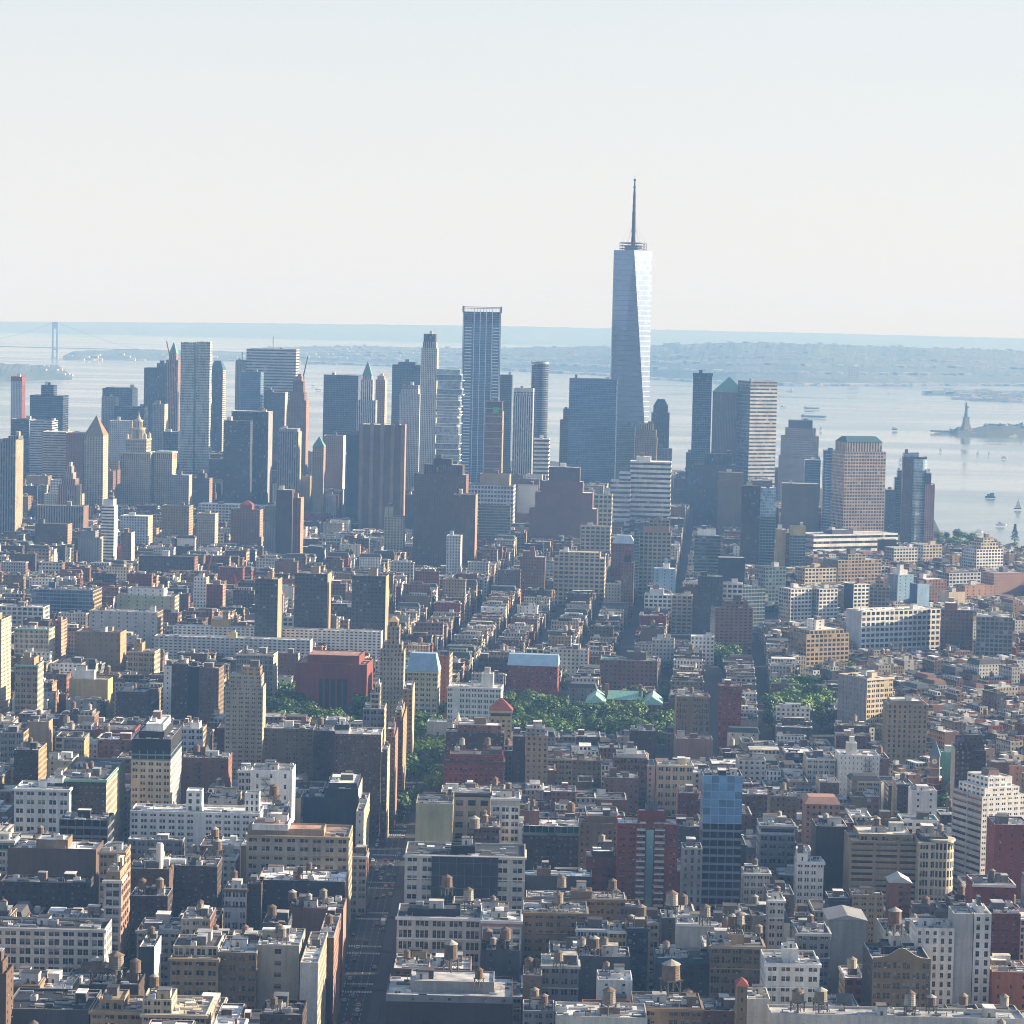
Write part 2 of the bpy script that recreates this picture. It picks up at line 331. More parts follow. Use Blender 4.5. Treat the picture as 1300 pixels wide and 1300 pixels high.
def _barrel(c):
    m=M()
    for i in range(6):
        z=i*.68; m.prism(ngon(0,0,2.0-.03*i,12),z,z+.62,'wood',c,cap=False); m.prism(ngon(0,0,2.06-.03*i,12),z+.62,z+.68,'metal',(.05,.05,.05),cap=True)
    m.face([(*p,0) for p in ngon(0,0,2,12)][::-1],'wood',c); return m.build('water_tank')
def _lid(c):
    m=M(); m.prism(ngon(0,0,2.15,12),0,1.3,'wood',c,top=ngon(0,0,.12,12)); return m.build('tank_lid')
def _legs():
    m=M(); k=(.06,.055,.05)
    for sx in(-1,1):
        for sy in(-1,1): m.box(sx*1.5-.16,sy*1.5-.16,-4.,sx*1.5+.16,sy*1.5+.16,0,'metal',k)
        tube(m,(sx*1.5,-1.5,-3.6),(sx*1.5,1.5,-.5),.09,'metal',k); tube(m,(-1.5,sx*1.5,-3.6),(1.5,sx*1.5,-.5),.09,'metal',k)
    m.box(-2,-2,-.35,2,2,-.02,'metal',k); return m.build('tank_legs')
def water_tank(parent,x,y,z,s,rng,ci=None):
    ci=rng.randrange(5) if ci is None else ci; lid=rng.choice([0,1,1,2,4])
    s*=.78
    t=pobj('water_tank',proto(('b',ci),lambda:_barrel(WOODS[ci])),parent,(x,y,z+4*s),(s,s,s*rng.uniform(.78,1.)),rng.uniform(0,1))
    pobj('tank_lid',proto(('l',lid),lambda:_lid(WOODS[lid])),t,(0,0,4.08)); pobj('tank_legs',proto('g',_legs),t,(0,0,0))
def _ac(v):
    m=M(); c=[(.5,.51,.52),(.3,.31,.33),(.6,.6,.58)][v]
    m.box(-1.5,-1,.25,1.5,1,1.7,'metal',c)
    for x in(-.75,.75): m.prism(ngon(x,0,.55,8),1.7,1.95,'metal',(.08,.08,.09))
    m.box(-1.4,-.9,0,-1.1,.9,.25,'metal',(.1,.1,.1)); m.box(1.1,-.9,0,1.4,.9,.25,'metal',(.1,.1,.1)); return m.build('air_conditioner')
def _win(v):
    m=M(); z=.0
    m.face([(0,0,0),(1,0,0),(1,0,1),(0,0,1)],'pane',(1,1,1),[(v*3+.01,.01),(v*3+.99,.01),(v*3+.99,.99),(v*3+.01,.99)])
    c=[(.36,.34,.3),(.2,.2,.2),(.45,.44,.42)][v%3]
    m.box(0,-.3,-.05,1,.02,0,'plain',c); m.box(.47,-.07,0,.53,-.01,1,'plain',lite(c,.6))
    return m.build('window')
ROOFC=[((.3,.31,.33),3),((.06,.06,.065),4),((.62,.63,.64),4),((.03,.03,.035),3),((.13,.11,.09),2),((.42,.4,.36),2),((.1,.115,.13),2)]
def roofcol(rng): return rng.choices([c for c,_ in ROOFC],[k for _,k in ROOFC])[0]
def roof_clutter(m,x0,y0,x1,y1,z,rng,n):
    # small fixed relief of the roof surface: curbs, hatches, pipes, skylights, duct runs
    for _ in range(n):
        x=rng.uniform(x0+1,x1-1); y=rng.uniform(y0+1,y1-1); k=rng.random()
        if k<.35: h=rng.uniform(.8,2.2); tube(m,(x,y,z),(x,y,z+h),.22,'metal',rng.choice([(.5,.5,.52),(.12,.12,.12),(.3,.2,.14)]),4)
        elif k<.6: w=rng.uniform(.8,2.); m.box(x-w,y-.7,z,min(x+w,x1),y+.7,z+rng.uniform(.4,1.3),'metal',rng.choice([(.55,.57,.6),(.3,.3,.32),(.08,.08,.09),(.6,.6,.58)]))
        elif k<.8: w=rng.uniform(1.5,5); m.box(max(x0,x-w),y-.25,z,min(x1,x+w),y+.25,z+.8,'metal',(.45,.46,.48))
        else: w=rng.uniform(1,2.6); m.box(max(x0,x-w),max(y0,y-w),z,min(x1,x+w),min(y1,y+w),z+.35,'roof',roofcol(rng))
HAND=[]; WINCOUNT=[0]
def parapet(m,x0,y0,x1,y1,z,zr,col,cop):
    t=.4
    for a,b in(((x0,y0),(x1,y0+t)),((x0,y1-t),(x1,y1)),((x0,y0+t),(x0+t,y1-t)),((x1-t,y0+t),(x1,y1-t))):
        m.face([(a[0],a[1],z),(b[0],a[1],z),(b[0],b[1],z),(a[0],b[1],z)],'plain',cop)
    for p in([(x0+t,y1-t),(x1-t,y1-t)],[(x1-t,y0+t),(x0+t,y0+t)],[(x0+t,y0+t),(x0+t,y1-t)],[(x1-t,y1-t),(x1-t,y0+t)]):
        m.face([(*p[0],zr),(*p[1],zr),(*p[1],z),(*p[0],z)],'wall',col)
def make(name,label,cat,loc,a,W,D,H,st,co,seed,sc=None,ss=None,up=(),rt=None,rc=None,tk=None,bk=None,cor=None,bay=None,fl=None,zones=(),group=None,zvis=0,d=None,lod=None,par=1.,ls=None,lc=None,clut=1.,tanks=(),mast=None,cut=None):
    rng=random.Random(seed); d=d or loc[1]; hole=d<2350; kw=dict(bay=bay,fl=fl); rn=rng.random()
    col=PAL[co] if isinstance(co,str) else co; scol=PAL[sc] if sc else col; lcol=PAL[lc] if lc else scol  # side colours
    o=empty(name,loc,-a); tag(o,label,cat,group)
    if rc is None: rc=roofcol(rng)
    elif isinstance(rc,str): rc=PAL[rc]
    mp=d/F  # metres per photo pixel here
    m=M(); g=M(); panes=[]; side=[]
    zs=[]; z=H
    for px,s2,c2 in zones:
        zs.append((z-px*mp,z,s2,PAL[c2])); z-=px*mp
    zs.append((0,z,st,col))
    cut=cut or ((0,0),(W,0),(W,D),(0,D))
    for q,(za,zb,s2,c2) in enumerate(zs):
        last=q==len(zs)-1
        facade(m,(0,0),(1,0),W,za,zb,s2,c2,hole,rn,panes,kw)
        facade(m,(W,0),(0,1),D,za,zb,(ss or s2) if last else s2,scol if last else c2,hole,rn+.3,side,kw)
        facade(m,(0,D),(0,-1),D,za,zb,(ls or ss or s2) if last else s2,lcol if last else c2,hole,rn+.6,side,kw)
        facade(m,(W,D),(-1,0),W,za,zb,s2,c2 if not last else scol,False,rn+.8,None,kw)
    glassy=st in('glass','curt'); cop=rng.choice([lite(col,1.25),lite(col,.8),(.45,.45,.45),(.3,.3,.3)])
    zr=H-par if d<2700 else H-.6
    if d<3000: parapet(m,0,0,W,D,H,zr,lite(scol,.8),cop)
    if st in('loft','grid','pair','punch') and hole and not cor and rng.random()<.6: cor=co
    walls=m.build('walls',o)
    r=M(); r.face([(.05,.05,zr),(W-.05,.05,zr),(W-.05,D-.05,zr),(.05,D-.05,zr)],'roof',rc)
    if d<3000:
        roof_clutter(r,.8,.8,W-.8,D-.8,zr,rng,int(min(44,W*D/(13 if d<1800 else 30))*clut))
    r.build('roof',o)
    if hole and cor:
        c=M(); cc=lite(PAL[cor],1.1) if isinstance(cor,str) else cor
        c.box(-.7,-.9,H-1.5,W+.7,-.003,H-.25,'plain',cc); c.build('cornice',o)
        c=M(); c.box(W+.003,0,H-1.5,W+.7,D*.6,H-.25,'plain',cc); c.build('cornice',o)
        if st in('loft','grid','pair') and d<1450:
            for zc in(H*.78,H*.3):
                e=M(); e.box(-.1,-.35,zc,W+.1,-.003,zc+.5,'plain',cc); e.build('string_course',o)
    if hole and st in('brick','punch','few') and W>9 and D>0 and rng.random()<.5 and d<1900:
        e=M(); fx=rng.uniform(W*.15,W*.7); k=(.03,.03,.033); zz=4.; dirn=1
        while zz<H-3:
            e.box(fx,-1.35,zz,fx+5.2,-.05,zz+.12,'metal',k); e.box(fx,-1.37,zz+.9,fx+5.2,-1.31,zz+1.,'metal',k)
            for q in range(4): e.box(fx+q*1.7,-1.37,zz+.1,fx+q*1.7+.08,-1.31,zz+.9,'metal',k)
            if zz+3.4<H-3: tube(e,(fx+(1 if dirn>0 else 4.2),-.7,zz+.1),(fx+(4.2 if dirn>0 else 1),-.7,zz+3.4),.16,'metal',k,4)
            zz+=3.4; dirn=-dirn
        e.build('fire_escape',o)
    # windows: the ones that show largest are parts of their own, the rest one glazing part
    if panes or side:
        if d<1335:
            vis=sorted([p for p in panes if p[2][2]>zvis],key=lambda p:-p[0][2])[:100]
            rest=[p for p in panes if p[2][2]<=zvis]+side+sorted([p for p in panes if p[2][2]>zvis],key=lambda p:-p[0][2])[100:]
            for p in vis:
                v=rng.choice([0,0,1,1,2]); pobj('window',proto(('w',v),lambda:_win(v)),o,p[0],(p[1][0]-p[0][0],1,p[2][2]-p[0][2])); WINCOUNT[0]+=1
        else: rest=panes+side
        if rest:
            for q,p in enumerate(rest):
                i,j=q%97,q//97; g.face(p,'pane',(1,1,1),[(i*2+.01,j*2+.01),(i*2+.99,j*2+.01),(i*2+.99,j*2+.99),(i*2+.01,j*2+.99)])
            go=g.build('glazing',o)
            if len(rest)>1: go['kind']='stuff'
    # setbacks
    X0,X1,Y0,Y1,Z=0,W,0,D,H
    for t in up:
        f0,f1,px=t[:3]; s2=t[3] if len(t)>3 else st; c2=PAL[t[4]] if len(t)>4 else col; g0,g1=(t[5],t[6]) if len(t)>6 else (max(.06,f0*.7),1-max(.05,(1-f1)*.6))
        nx0,nx1=W*f0,W*f1; ny0,ny1=D*g0,D*g1; h=px*mp; u=M(); pp=[]
        pa=((nx0,ny0),(1,0),nx1-nx0),((nx1,ny0),(0,1),ny1-ny0),((nx0,ny1),(0,-1),ny1-ny0),((nx1,ny1),(-1,0),nx1-nx0)
        for k,(p,dr,L) in enumerate(pa): facade(u,p,dr,L,Z-(1.2 if Z==H else .7),Z+h,s2,c2 if k==0 else (PAL[sc] if sc and len(t)<5 else c2),hole and k<2,rn+k,pp,kw)
        if d<3000: parapet(u,nx0,ny0,nx1,ny1,Z+h,Z+h-.6,lite(c2,.8),lite(c2,1.2))
        u.face([(nx0+.05,ny0+.05,Z+h-.6),(nx1-.05,ny0+.05,Z+h-.6),(nx1-.05,ny1-.05,Z+h-.6),(nx0+.05,ny1-.05,Z+h-.6)],'roof',rc)
        for q,p in enumerate(pp): u.face(p,'pane',(1,1,1),[(q*2+.01,.01),(q*2+.99,.01),(q*2+.99,.99),(q*2+.01,.99)])
        u.build('setback_tower',o); X0,X1,Y0,Y1,Z=nx0,nx1,ny0,ny1,Z+h
    zt=Z-(par if Z==H and d<2700 else .6)
    if rt:
        kind,rcol,px=rt[:3]; fx,fy=(rt[3],rt[4]) if len(rt)>3 else (.02,.02); h=px*mp; u=M(); ov=.6
        cx,cy_=(X0+X1)/2,(Y0+Y1)/2; hx,hy=(X1-X0)/2,(Y1-Y0)/2
        b=[(X0-ov,Y0-ov),(X1+ov,Y0-ov),(X1+ov,Y1+ov),(X0-ov,Y1+ov)]
        t=[(cx-hx*fx,cy_-hy*fy),(cx+hx*fx,cy_-hy*fy),(cx+hx*fx,cy_+hy*fy),(cx-hx*fx,cy_+hy*fy)]
        u.prism(b,Z,Z+h,'plain',PAL[rcol],top=t); u.face([(*p,Z) for p in b][::-1],'plain',PAL[rcol]); u.build('pitched_roof',o)
    else:
        aw,ad=X1-X0,Y1-Y0; area=aw*ad
        nb=bk if bk is not None else (1 if area<350 or d>2600 else 2)
        for k in range(nb):
            bw=min(aw*.45,rng.uniform(3.5,8)); bd=min(ad*.5,rng.uniform(4,8)); bh=rng.uniform(2.8,4.5) if d<2600 else rng.uniform(3,6)
            bx=rng.uniform(X0+.8,max(X0+.9,X1-bw-.8)); by=rng.uniform(Y0+ad*.12,max(Y0+ad*.2,Y1-bd-.8)); u=M(); bc=rng.choice([lite(col,.9),lite(scol,.9),(.5,.5,.48),(.17,.12,.1),(.12,.12,.13),(.6,.6,.6)])
            u.prism([(bx,by),(bx+bw,by),(bx+bw,by+bd),(bx,by+bd)],zt,zt+bh,'wall',bc,capmat='roof',capcol=roofcol(rng))
            u.box(bx-.15,by-.15,zt+bh+.003,bx+bw+.15,by+bd+.15,zt+bh+.25,'roof',roofcol(rng))
            if d<1800: u.box(bx+bw*.3,by-.06,zt+.1,bx+bw*.3+1.,by-.003,zt+2.2,'metal',(.08,.08,.08))
            u.build('bulkhead',o)
        if d<2000:
            for k in range(rng.choice([1,2,2,3]) if area>200 else rng.choice([0,1])):
                v=rng.randrange(3); s=rng.uniform(.8,1.6)
                pobj('air_conditioner',proto(('a',v),lambda:_ac(v)),o,(rng.uniform(X0+2,X1-2) if aw>5 else X0+aw/2,rng.uniform(Y0+2,Y1-2) if ad>5 else Y0+ad/2,zt),(s,s,s),rng.choice([0,math.pi/2]))
        nt_=tk if tk is not None else (rng.choice([0,0,0,1,1,2]) if d<1700 and H>28 else rng.choice([0,0,0,1]) if d<2300 and H>22 else 0)
        if not tanks:
            for k in range(nt_):
                water_tank(o,rng.uniform(X0+3,X1-3) if aw>7 else X0+aw/2,rng.uniform(Y0+3,Y0+ad*.7) if ad>8 else Y0+ad/2,zt,rng.uniform(.9,1.2),rng)
    for t in tanks: # (fx,fy,scale,raise)
        water_tank(o,W*t[0],D*t[1],zt+(t[3] if len(t)>3 else 0),t[2],rng)
    if mast:
        u=M(); tube(u,((X0+X1)/2,(Y0+Y1)/2,Z-.5),((X0+X1)/2,(Y0+Y1)/2,Z+mast*mp),.9 if d>3000 else .2,'metal',(.15,.15,.17),6); u.build('mast',o)
    return o
NAMES=dict(brick='brick_building',loft='loft_building',grid='office_building',band='office_building',rib='office_tower',apt='apartment_building',blank='warehouse',few='brick_building',pair='loft_building',slim='apartment_building',glass='glass_tower',curt='glass_building',punch='masonry_building')
def B(xl,xr,yt,vis,b,D,st,co,label,a=None,nm=None,ref=None,cat=None,**k):
    xm=(xl+xr)/2
    if b<400: H=b; d=onz(xm,yt,H).y
    elif b<1500: d=onz(xm,b,0).y; H=ony(xm,yt,d).z
    else: d=b; H=ony(xm,yt,d).z
    if a is None: a=.15 if d<2050 else 4.15
    aa=R(a); Pl=ony(xl,yt,d); r=ray(xr,yt); t=(math.cos(aa),-math.sin(aa)); cr=lambda p,q:p[0]*q[1]-p[1]*q[0]
    W=-cr((Pl.x,Pl.y),(r.x,r.y))/cr(t,(r.x,r.y)); n=(math.sin(aa),math.cos(aa))
    nm=nm or (NAMES[st] if not(H>90 and st in('grid','band','apt','punch','slim','brick','loft')) else 'office_tower')
    fp=[(Pl.x,Pl.y),(Pl.x+t[0]*W,Pl.y+t[1]*W),(Pl.x+t[0]*W+n[0]*D,Pl.y+t[1]*W+n[1]*D),(Pl.x+n[0]*D,Pl.y+n[1]*D)]
    dz=drop(d)
    HAND.append(dict(fp=fp,x0=min(proj((*p,H))[0] for p in fp),x1=max(proj((*p,H))[0] for p in fp),yt=yt,vis=vis,d=d,H=H,W=W,D=D,label=label,ref=ref))
    HAND[-1]['gy']=proj((Pl.x,Pl.y,0))[1]
    return make(nm,label,cat or ('tower' if H>100 else 'building'),(Pl.x,Pl.y,0),aa,W,D,H,st,co,len(HAND)*7+3,zvis=ony(xm,vis,d).z-1,d=d,**k)
# ---------------------------------------------------------------- the buildings one can tell apart, nearest first
# photo columns of the front, roof row, lowest row seen, (height m | ground row | distance m), depth, style, colour
def near():
    B(-14,133,1178,1248,42,22,'loft','pale','long white loft front with rows of arched windows and a dark skylit roof','',ref='the long white arched loft') if 0 else None
    B(-14,133,1178,1248,42,22,'loft','offw','long white loft front with arched windows and skylights on a dark roof',ref='the long white arched loft',rc='black',bay=6.2,fl=4.3,cor='lgrey',tanks=[(.52,-.0,.01)][:0],tk=0,bk=1)
    B(132,154,1117,1222,58,26,'loft','lgrey','narrow grey corner tower with arched top storey above the long white loft',sc='pink',ref='the narrow grey corner tower',bay=6,cor='offw',up=[(.1,.9,10,'few','tan')])
    B(126,159,1081,1117,56,20,'grid','tan','tan ornate rooftop storeys rising behind the narrow grey corner tower',rc='tan',bk=2)
    B(0,112,1120,1166,32,18,'brick','dbrown','low dark brown terrace with gabled dormers below the blank brown wall',rc='black',tk=0,ref='the dark dormered terrace')
    B(10,122,1077,1125,41,26,'blank','brown','broad windowless brown brick party wall with a tan stair block on its roof',bk=0,up=[(.3,.66,9,'blank','dtan')],ref='the broad blank brown wall',tk=0)
    B(-12,18,1066,1118,44,20,'grid','offw','cream block cut by the frame edge with teal glass top storey',zones=[(14,'curt','teal')])
    B(75,137,1041,1090,43,24,'curt','black','black glass fronted building with green lit office floors',ls='blank',rc='dgrey',ref='the black glass building',bk=1,tk=0,bay=4.5,fl=5)
    B(18,88,1001,1064,46,26,'pair','white','white seven storey block with paired square windows and white roof sheds',ref='the white paired window block',rc='white',bay=6.4,fl=5.4,up=[(.4,.55,6,'blank','white',.3,.6),(.56,.84,4,'blank','white',.3,.7)],tk=0)
    B(113,128,1001,1038,44,20,'band','white','small white gabled building with a blue window band and bright side wall',rt=('hip','lgrey',5,.02,1.),sc='white',ss='blank')
    B(95,111,1006,1036,42,14,'few','brick','little brick house squeezed between white block and white gabled building')
    B(70,135,989,1022,50,78,'brick','dbrown','long building with dark front and sunlit cream side full of windows',sc='cream',ss='loft',rc='dgrey',cor='green',ref='the long cream sided building')  # dark front and cream side: shade and sunlight put into the wall colours
    B(167,217,938,1036,66,54,'pair','cream','tall cream hotel block topped by a dark band and teal glass storey',zones=[(15,'blank','black'),(13,'curt','teal')],sc='offw',rc='white',bay=4.2,fl=3.9,ref='the cream hotel with teal crown',up=[(.15,.8,8,'blank','black'),(.3,.75,8,'blank','white')],bk=1,tk=0)
    B(165,330,1031,1072,42,24,'pair','white','long white apartment slab with two white rooftop chimneys',ss='grid',rc='white',ref='the long white slab with chimneys',bay=5,fl=3.4,tk=0,up=[(.42,.54,25,'slim','white',.3,.7)],bk=0)
    B(311,329,1007,1031,52,8,'slim','white','white slotted stair tower at the end of the long white slab',bk=0,tk=0)
    B(640/4+2,232,1066,1086,34,10,'grid','grey','grey base storeys under the long white slab',rc='white',tk=0)
    B(162,215,1103,1135,42,24,'few','brown','brown brick building carrying a fat white ventilation cylinder',ref='the building with the white cylinder',tk=0)
    B(165,213,1137,1166,41,20,'brick','dbrown','dark brown loft with twin water tanks and cluttered flat roof below the white cylinder',tanks=[(.3,.2,1.2),(.75,.25,1.25)])
    B(206,276,1099,1165,40,26,'brick','dbrown','wide dark red brown warehouse with rows of roof vents and one tall tank',tanks=[(.98,.2,1.5,4)],rc='slate',ref='the wide dark warehouse')
    B(285,313,1128,1194,41,18,'grid','pale','blue white painted loft with four columns of windows between dark walls',sc='dbrown',ss='blank',bay=4.2,fl=5,ref='the blue white painted loft',tk=1,cor='brown')
    B(314,332,1122,1190,43,18,'few','dbrown','dark narrow party wall beside the blue white painted loft',tk=0)
    B(176,196,1202,1258,40,24,'blank','dgrey','dark building with a thin bright white side wall',sc='white',ss='blank',tk=1)
    B(216,277,1216,1283,46,32,'pair','tan','tan loft with paired windows, leftmost of three joined tan blocks',bay=4.6,fl=4.3,cor='tan',up=[(0.02,.96,11,'grid','cream',.2,.9)],tk=0,ref='the joined tan blocks')
    B(277,326,1209,1284,48,32,'pair','dtan','tan loft with skylight shed, middle of three joined tan blocks',bay=4.3,fl=4.3,rc='silver',tk=0)
    B(326,380,1200,1285,50,34,'few','lime','pale blank walled tan block with few windows, rightmost of three joined tan blocks',rc='white',bay=16,fl=5,tk=2)
    B(381,404,1222,1300,47,60,'blank','offw','cream building whose sunlit side lines the avenue at the bottom',sc='cream',ss='loft',rc='white',ref='the sunlit cream avenue building',tk=0)
    B(115,180,1283,1310,44,26,'grid','tan','cream crenellated roof storeys at the bottom edge beside big dark tanks',rc='tan',up=[(.15,.62,12,'pair','tan')],tk=0)
    B(180,262,1287,1310,44,30,'grid','cream','cream stepped penthouse with pale terraces at the bottom edge',rc='cream',up=[(0,.45,17,'pair','cream'),],tk=1)
    B(5,113,1281,1310,43,34,'blank','dgrey','dark flat roof with two white skylights at the bottom edge',rc='black',tk=0,bk=1)
    B(-10,8,1236,1310,60,16,'few','brown','brown corner tower sliver at the lower edge of the frame',up=[(.1,.7,14,'few','brown')],tk=0)
    B(113,176,1250,1283,40,22,'few','dbrown','dark tank filled roof between the long white loft and tan blocks',rc='black',tanks=[(.1,.3,1.6),(.5,.3,2.1),(.88,.35,1.5)])
    B(330,384,1288,1312,46,24,'brick','dbrown','small dark roof with vents at the bottom below the pale blank tan block',rc='black',tk=1)
    # between the avenue and the left blocks
    B(318,371,978,1021,50,26,'few','white','white painted building with few small windows beside the slate penthouse',bay=9,fl=6,rc='white',ref='the white few windowed building',sc='offw',tk=0)
    B(412,455,1001,1048,52,40,'blank','slate','slate grey blank fronted building with white roof equipment',sc='offw',ss='blank',rc='white',ref='the slate blank building',up=[(.1,.95,6,'blank','slate')],clut=2,tk=0,bk=2)
    B(385,412,1012,1046,44,18,'blank','navy','low navy roofed annex against the slate blank building',rc='lblue',tk=0)
    B(452,462,1030,1075,48,60,'few','offw','pale side wall with green awning lining the avenue behind the tan loft',sc='cream',ss='brick',tk=0)
    B(313,443,1061,1112,50,34,'pair','lime','broad tan loft with groups of tall windows and a busy roof deck',bay=6.6,fl=4.5,cor='tan',rc='pink',ref='the broad tan loft with roof deck',up=[(.0,.75,7,'blank','tan',.12,.6),(.05,.4,6,'blank','white'),],tanks=[(.24,.4,1.6,9)],sc='cream',ss='loft',clut=1.6)
    B(327,438,1118,1162,43,30,'few','slate','dark slate walled building with white roof slabs and two thin tanks',rc='white',tanks=[(.48,.1,.9,1),(.58,.12,1.,3)],sc='pink',ref='the dark slate walled building')
    B(367,436,1153,1188,40,24,'blank','brick','dark red brick building with a cluster of tanks below the slate walled building',rc='black',tanks=[(.05,.1,1.3),(.35,.2,1.),(.62,.1,1.2,2)],sc='pink')
    B(333,366,1172,1196,40,22,'few','dgrey','grey roof carrying a stubby wooden tank above the pale blank tan block',tanks=[(.35,.1,1.4)],rc='dgrey')
    B(404,424,1190,1300,46,50,'few','dbrown','dark brown building whose awning lined side faces the avenue near the crossing',sc='pink',ss='brick',tk=1)
    B(425,484,932,1040,62,30,'slim','brown','tall brown brick apartment block with white roof beside the avenue',sc='cream',ss='slim',rc='white',ref='the tall brown avenue block',up=[(.0,.3,5,'blank','white'),(.0,.3,6,'blank','slate')],bk=2,tk=0)
    B(484,492,955,1040,56,34,'slim','dbrown','narrow apartment slice with a planted terrace behind the tall brown avenue block',sc='cream',ss='slim')
    B(490,502,935,1040,58,40,'brick','brown','second sunlit apartment slice along the avenue with reddish side',sc='pink',ss='brick',up=[(.1,.8,9,'brick','brick')])
    B(500,512,913,1030,60,60,'brick','brick','third sunlit apartment slice along the avenue, warm tan side',sc='tan',ss='brick',up=[(.1,.8,8,'brick','tan')])
    B(461,488,900,931,58,30,'grid','grey','grey terraced apartments stepping up behind the white topped brown block',up=[(.3,.75,18,'grid','lime'),(.5,.75,10,'grid','cream')],sc='cream')
    B(482,513,828,940,78,26,'slim','lime','slender tan art deco apartment tower stepping up beside the park',sc='cream',ss='slim',up=[(.1,.9,10,'slim','lime'),(.28,.78,22,'slim','lime'),(.35,.7,6,'slim','tan')],ref='the slender tan deco tower',nm='apartment_tower',cat='tower',rt=('hip','tan',5,.4,.4))
    B(512,524,875,960,58,40,'brick','pink','slim apartment wing with lit corner right beside the leafy avenue',sc='cream',ss='brick')
    # right of the avenue
    B(528,575,1020,1064,47,30,'blank','paleg','cream blank party wall with a narrow windowed edge by the avenue',ref='the cream blank wall',sc='tan',ss='grid',up=[(.78,1,4,'blank','tan')],tk=0)
    B(560,623,1006,1048,47,24,'pair','cream','cream building with big arched top windows and dark overhanging cornice',cor='dgrey',zones=[(6,'blank','slate')],ref='the arched cream building',bay=8,fl=6,clut=2,rc='lgrey')
    B(624,660,1013,1046,46,22,'grid','white','white fronted building with narrow piers next to the arched cream building',zones=[(10,'blank','offw')],tk=1)
    B(563,640,966,1003,44,22,'brick','red','wide dark red brick building with stepped brown rooflines and two tanks',cor='dbrown',up=[(.1,.98,8,'brick','red')],ref='the wide dark red brick building',tanks=[(.3,.1,1.1,3),(.72,.1,1.2,3)],sc='brick')
    B(566,640,930,965,38,20,'brick','dbrown','dark brick terrace stepping up behind the wide dark red brick building',up=[(.2,.95,9,'brick','brick')],tk=0)
    B(622,650,902,946,44,16,'punch','yellow','yellowish tower with a red hipped roof',rt=('hip','red',14,.1,.1),ref='the red roofed yellow tower',zones=[(10,'band','yellow')],nm='apartment_tower')
    B(651,667,935,1000,46,22,'few','dbrown','dark narrow block hard against the tan apartment slab',tk=0)
    B(514,667,1086,1150,55,34,'pair','offw','broad white loft half wrapped in dark construction netting',bay=7.4,fl=4.4,ref='the netting wrapped loft',rc='slate',tanks=[(.57,.25,1.7,4)],up=[(.38,.58,9,'blank','black',.2,.6),(.0,.0,0)][:1],cor='offw',clut=1.2)
    B(504,611,1164,1228,47,28,'loft','offw','cream ornate loft with seven bays and two conical tanks on a black roof shed',bay=7.2,fl=5,ref='the cream ornate loft',cor='white',up=[(.12,.75,8,'blank','slate',.15,.6)],tanks=[(.58,.3,1.6,5),(.84,.2,1.5)],rc='slate')
    B(490,651,1264,1304,42,36,'blank','dbrown','foreground warehouse with dark brick front and grey clutter on a pale roof',rc='lgrey',ref='the foreground dark warehouse',zones=[(9,'few','grey')],up=[(.18,.85,12,'blank','grey',.25,.8)],tanks=[(.5,.35,1.8,4),(.73,.12,1.1)],clut=1.3)
    B(612,662,1168,1232,48,24,'grid','pale','pale loft behind pink scaffolding sheets with three tanks before it',zones=[(9,'blank','pink')],tk=0,ref='the pink scaffolded loft')
    B(611,660,1206,1262,38,22,'few','dgrey','dark low roof holding three tall conical tanks',tanks=[(.15,.3,1.4),(.3,.1,1.),(.62,.25,1.6)],rc='black')
    B(664,736,1049,1106,46,26,'brick','dbrown','dark brick apartment block with planted green terraces and many small windows',zones=[(12,'curt','teal')],up=[(.02,.28,16,'blank','brick',.3,.7),(.02,.28,0.1,'blank','brick')][:1],ref='the dark planted terrace block',tk=1)
    B(736,785,1045,1092,52,20,'brick','dtan','sooty brown tower block with lit bathroom windows beside the red balcony slab',up=[(.2,1.,8,'blank','dtan')],tk=0)
    B(784,861,1046,1152,64,22,'apt','red','red brick apartment slab with white balcony edges and blue glass column',ref='the red balcony slab',bay=5,fl=3.2,up=[(.35,.8,14,'blank','red',.3,.7)],rc='white',tk=0)
    B(744,784,1088,1118,44,20,'few','red','low reddish building with bright skylight roof between dark terrace block and red slab',rc='white',up=[(.2,.9,6,'blank','dbrown')])
    B(664,752,1112,1140,42,18,'blank','slate','long low slate roof with a brown stair box below the planted terrace block',rc='lblue',up=[(.2,.4,8,'blank','brown')],tk=0)
    B(893,943,985,1160,88,20,'glass','lblue','tall glass apartment tower, bright blue panes on top and dark below',zones=[(62,'glass','lblue')],ref='the blue glass tower',rc='slate',bay=5.4,fl=4.6,clut=2.5,nm='glass_tower',tk=0) if 0 else None
    B(893,943,985,1160,88,20,'curt','navy','tall glass apartment tower, bright blue panes on top and dark grid below',zones=[(62,'glass','sky')],ref='the blue glass tower',rc='slate',bay=4.2,fl=4.2,clut=2.5,nm='glass_tower',tk=0)
    B(867,892,1077,1160,62,16,'slim','grey','slim grey slab with dark slot windows attached to the blue glass tower',bay=3,fl=3.8,tk=0)
    B(965,1010,1048,1110,46,22,'grid','grey','grey loft with bluish top floor to the right of the blue glass tower',zones=[(12,'band','pale')],ref='the grey bluish loft')
    B(944,978,1108,1134,36,16,'pair','offw','small cream house with arched windows tucked behind the blue glass tower',rc='white')
    B(664,746,1158,1200,46,26,'pair','dtan','tan loft with rows of white fan units along its roof edges',clut=4,rc='lgrey',ref='the tan loft with fan units',tanks=[(.55,.2,1.4)],bay=5,fl=4,sc='tan')
    B(668,794,1140,1160,47,16,'grid','dtan','long brown roofline bristling with white vents behind the fan unit loft',clut=4,rc='tan',tanks=[(.35,-.6,1.4),(.86,-.6,1.3)],up=[(.45,.66,9,'blank','dtan',.0,.6)],tk=0)
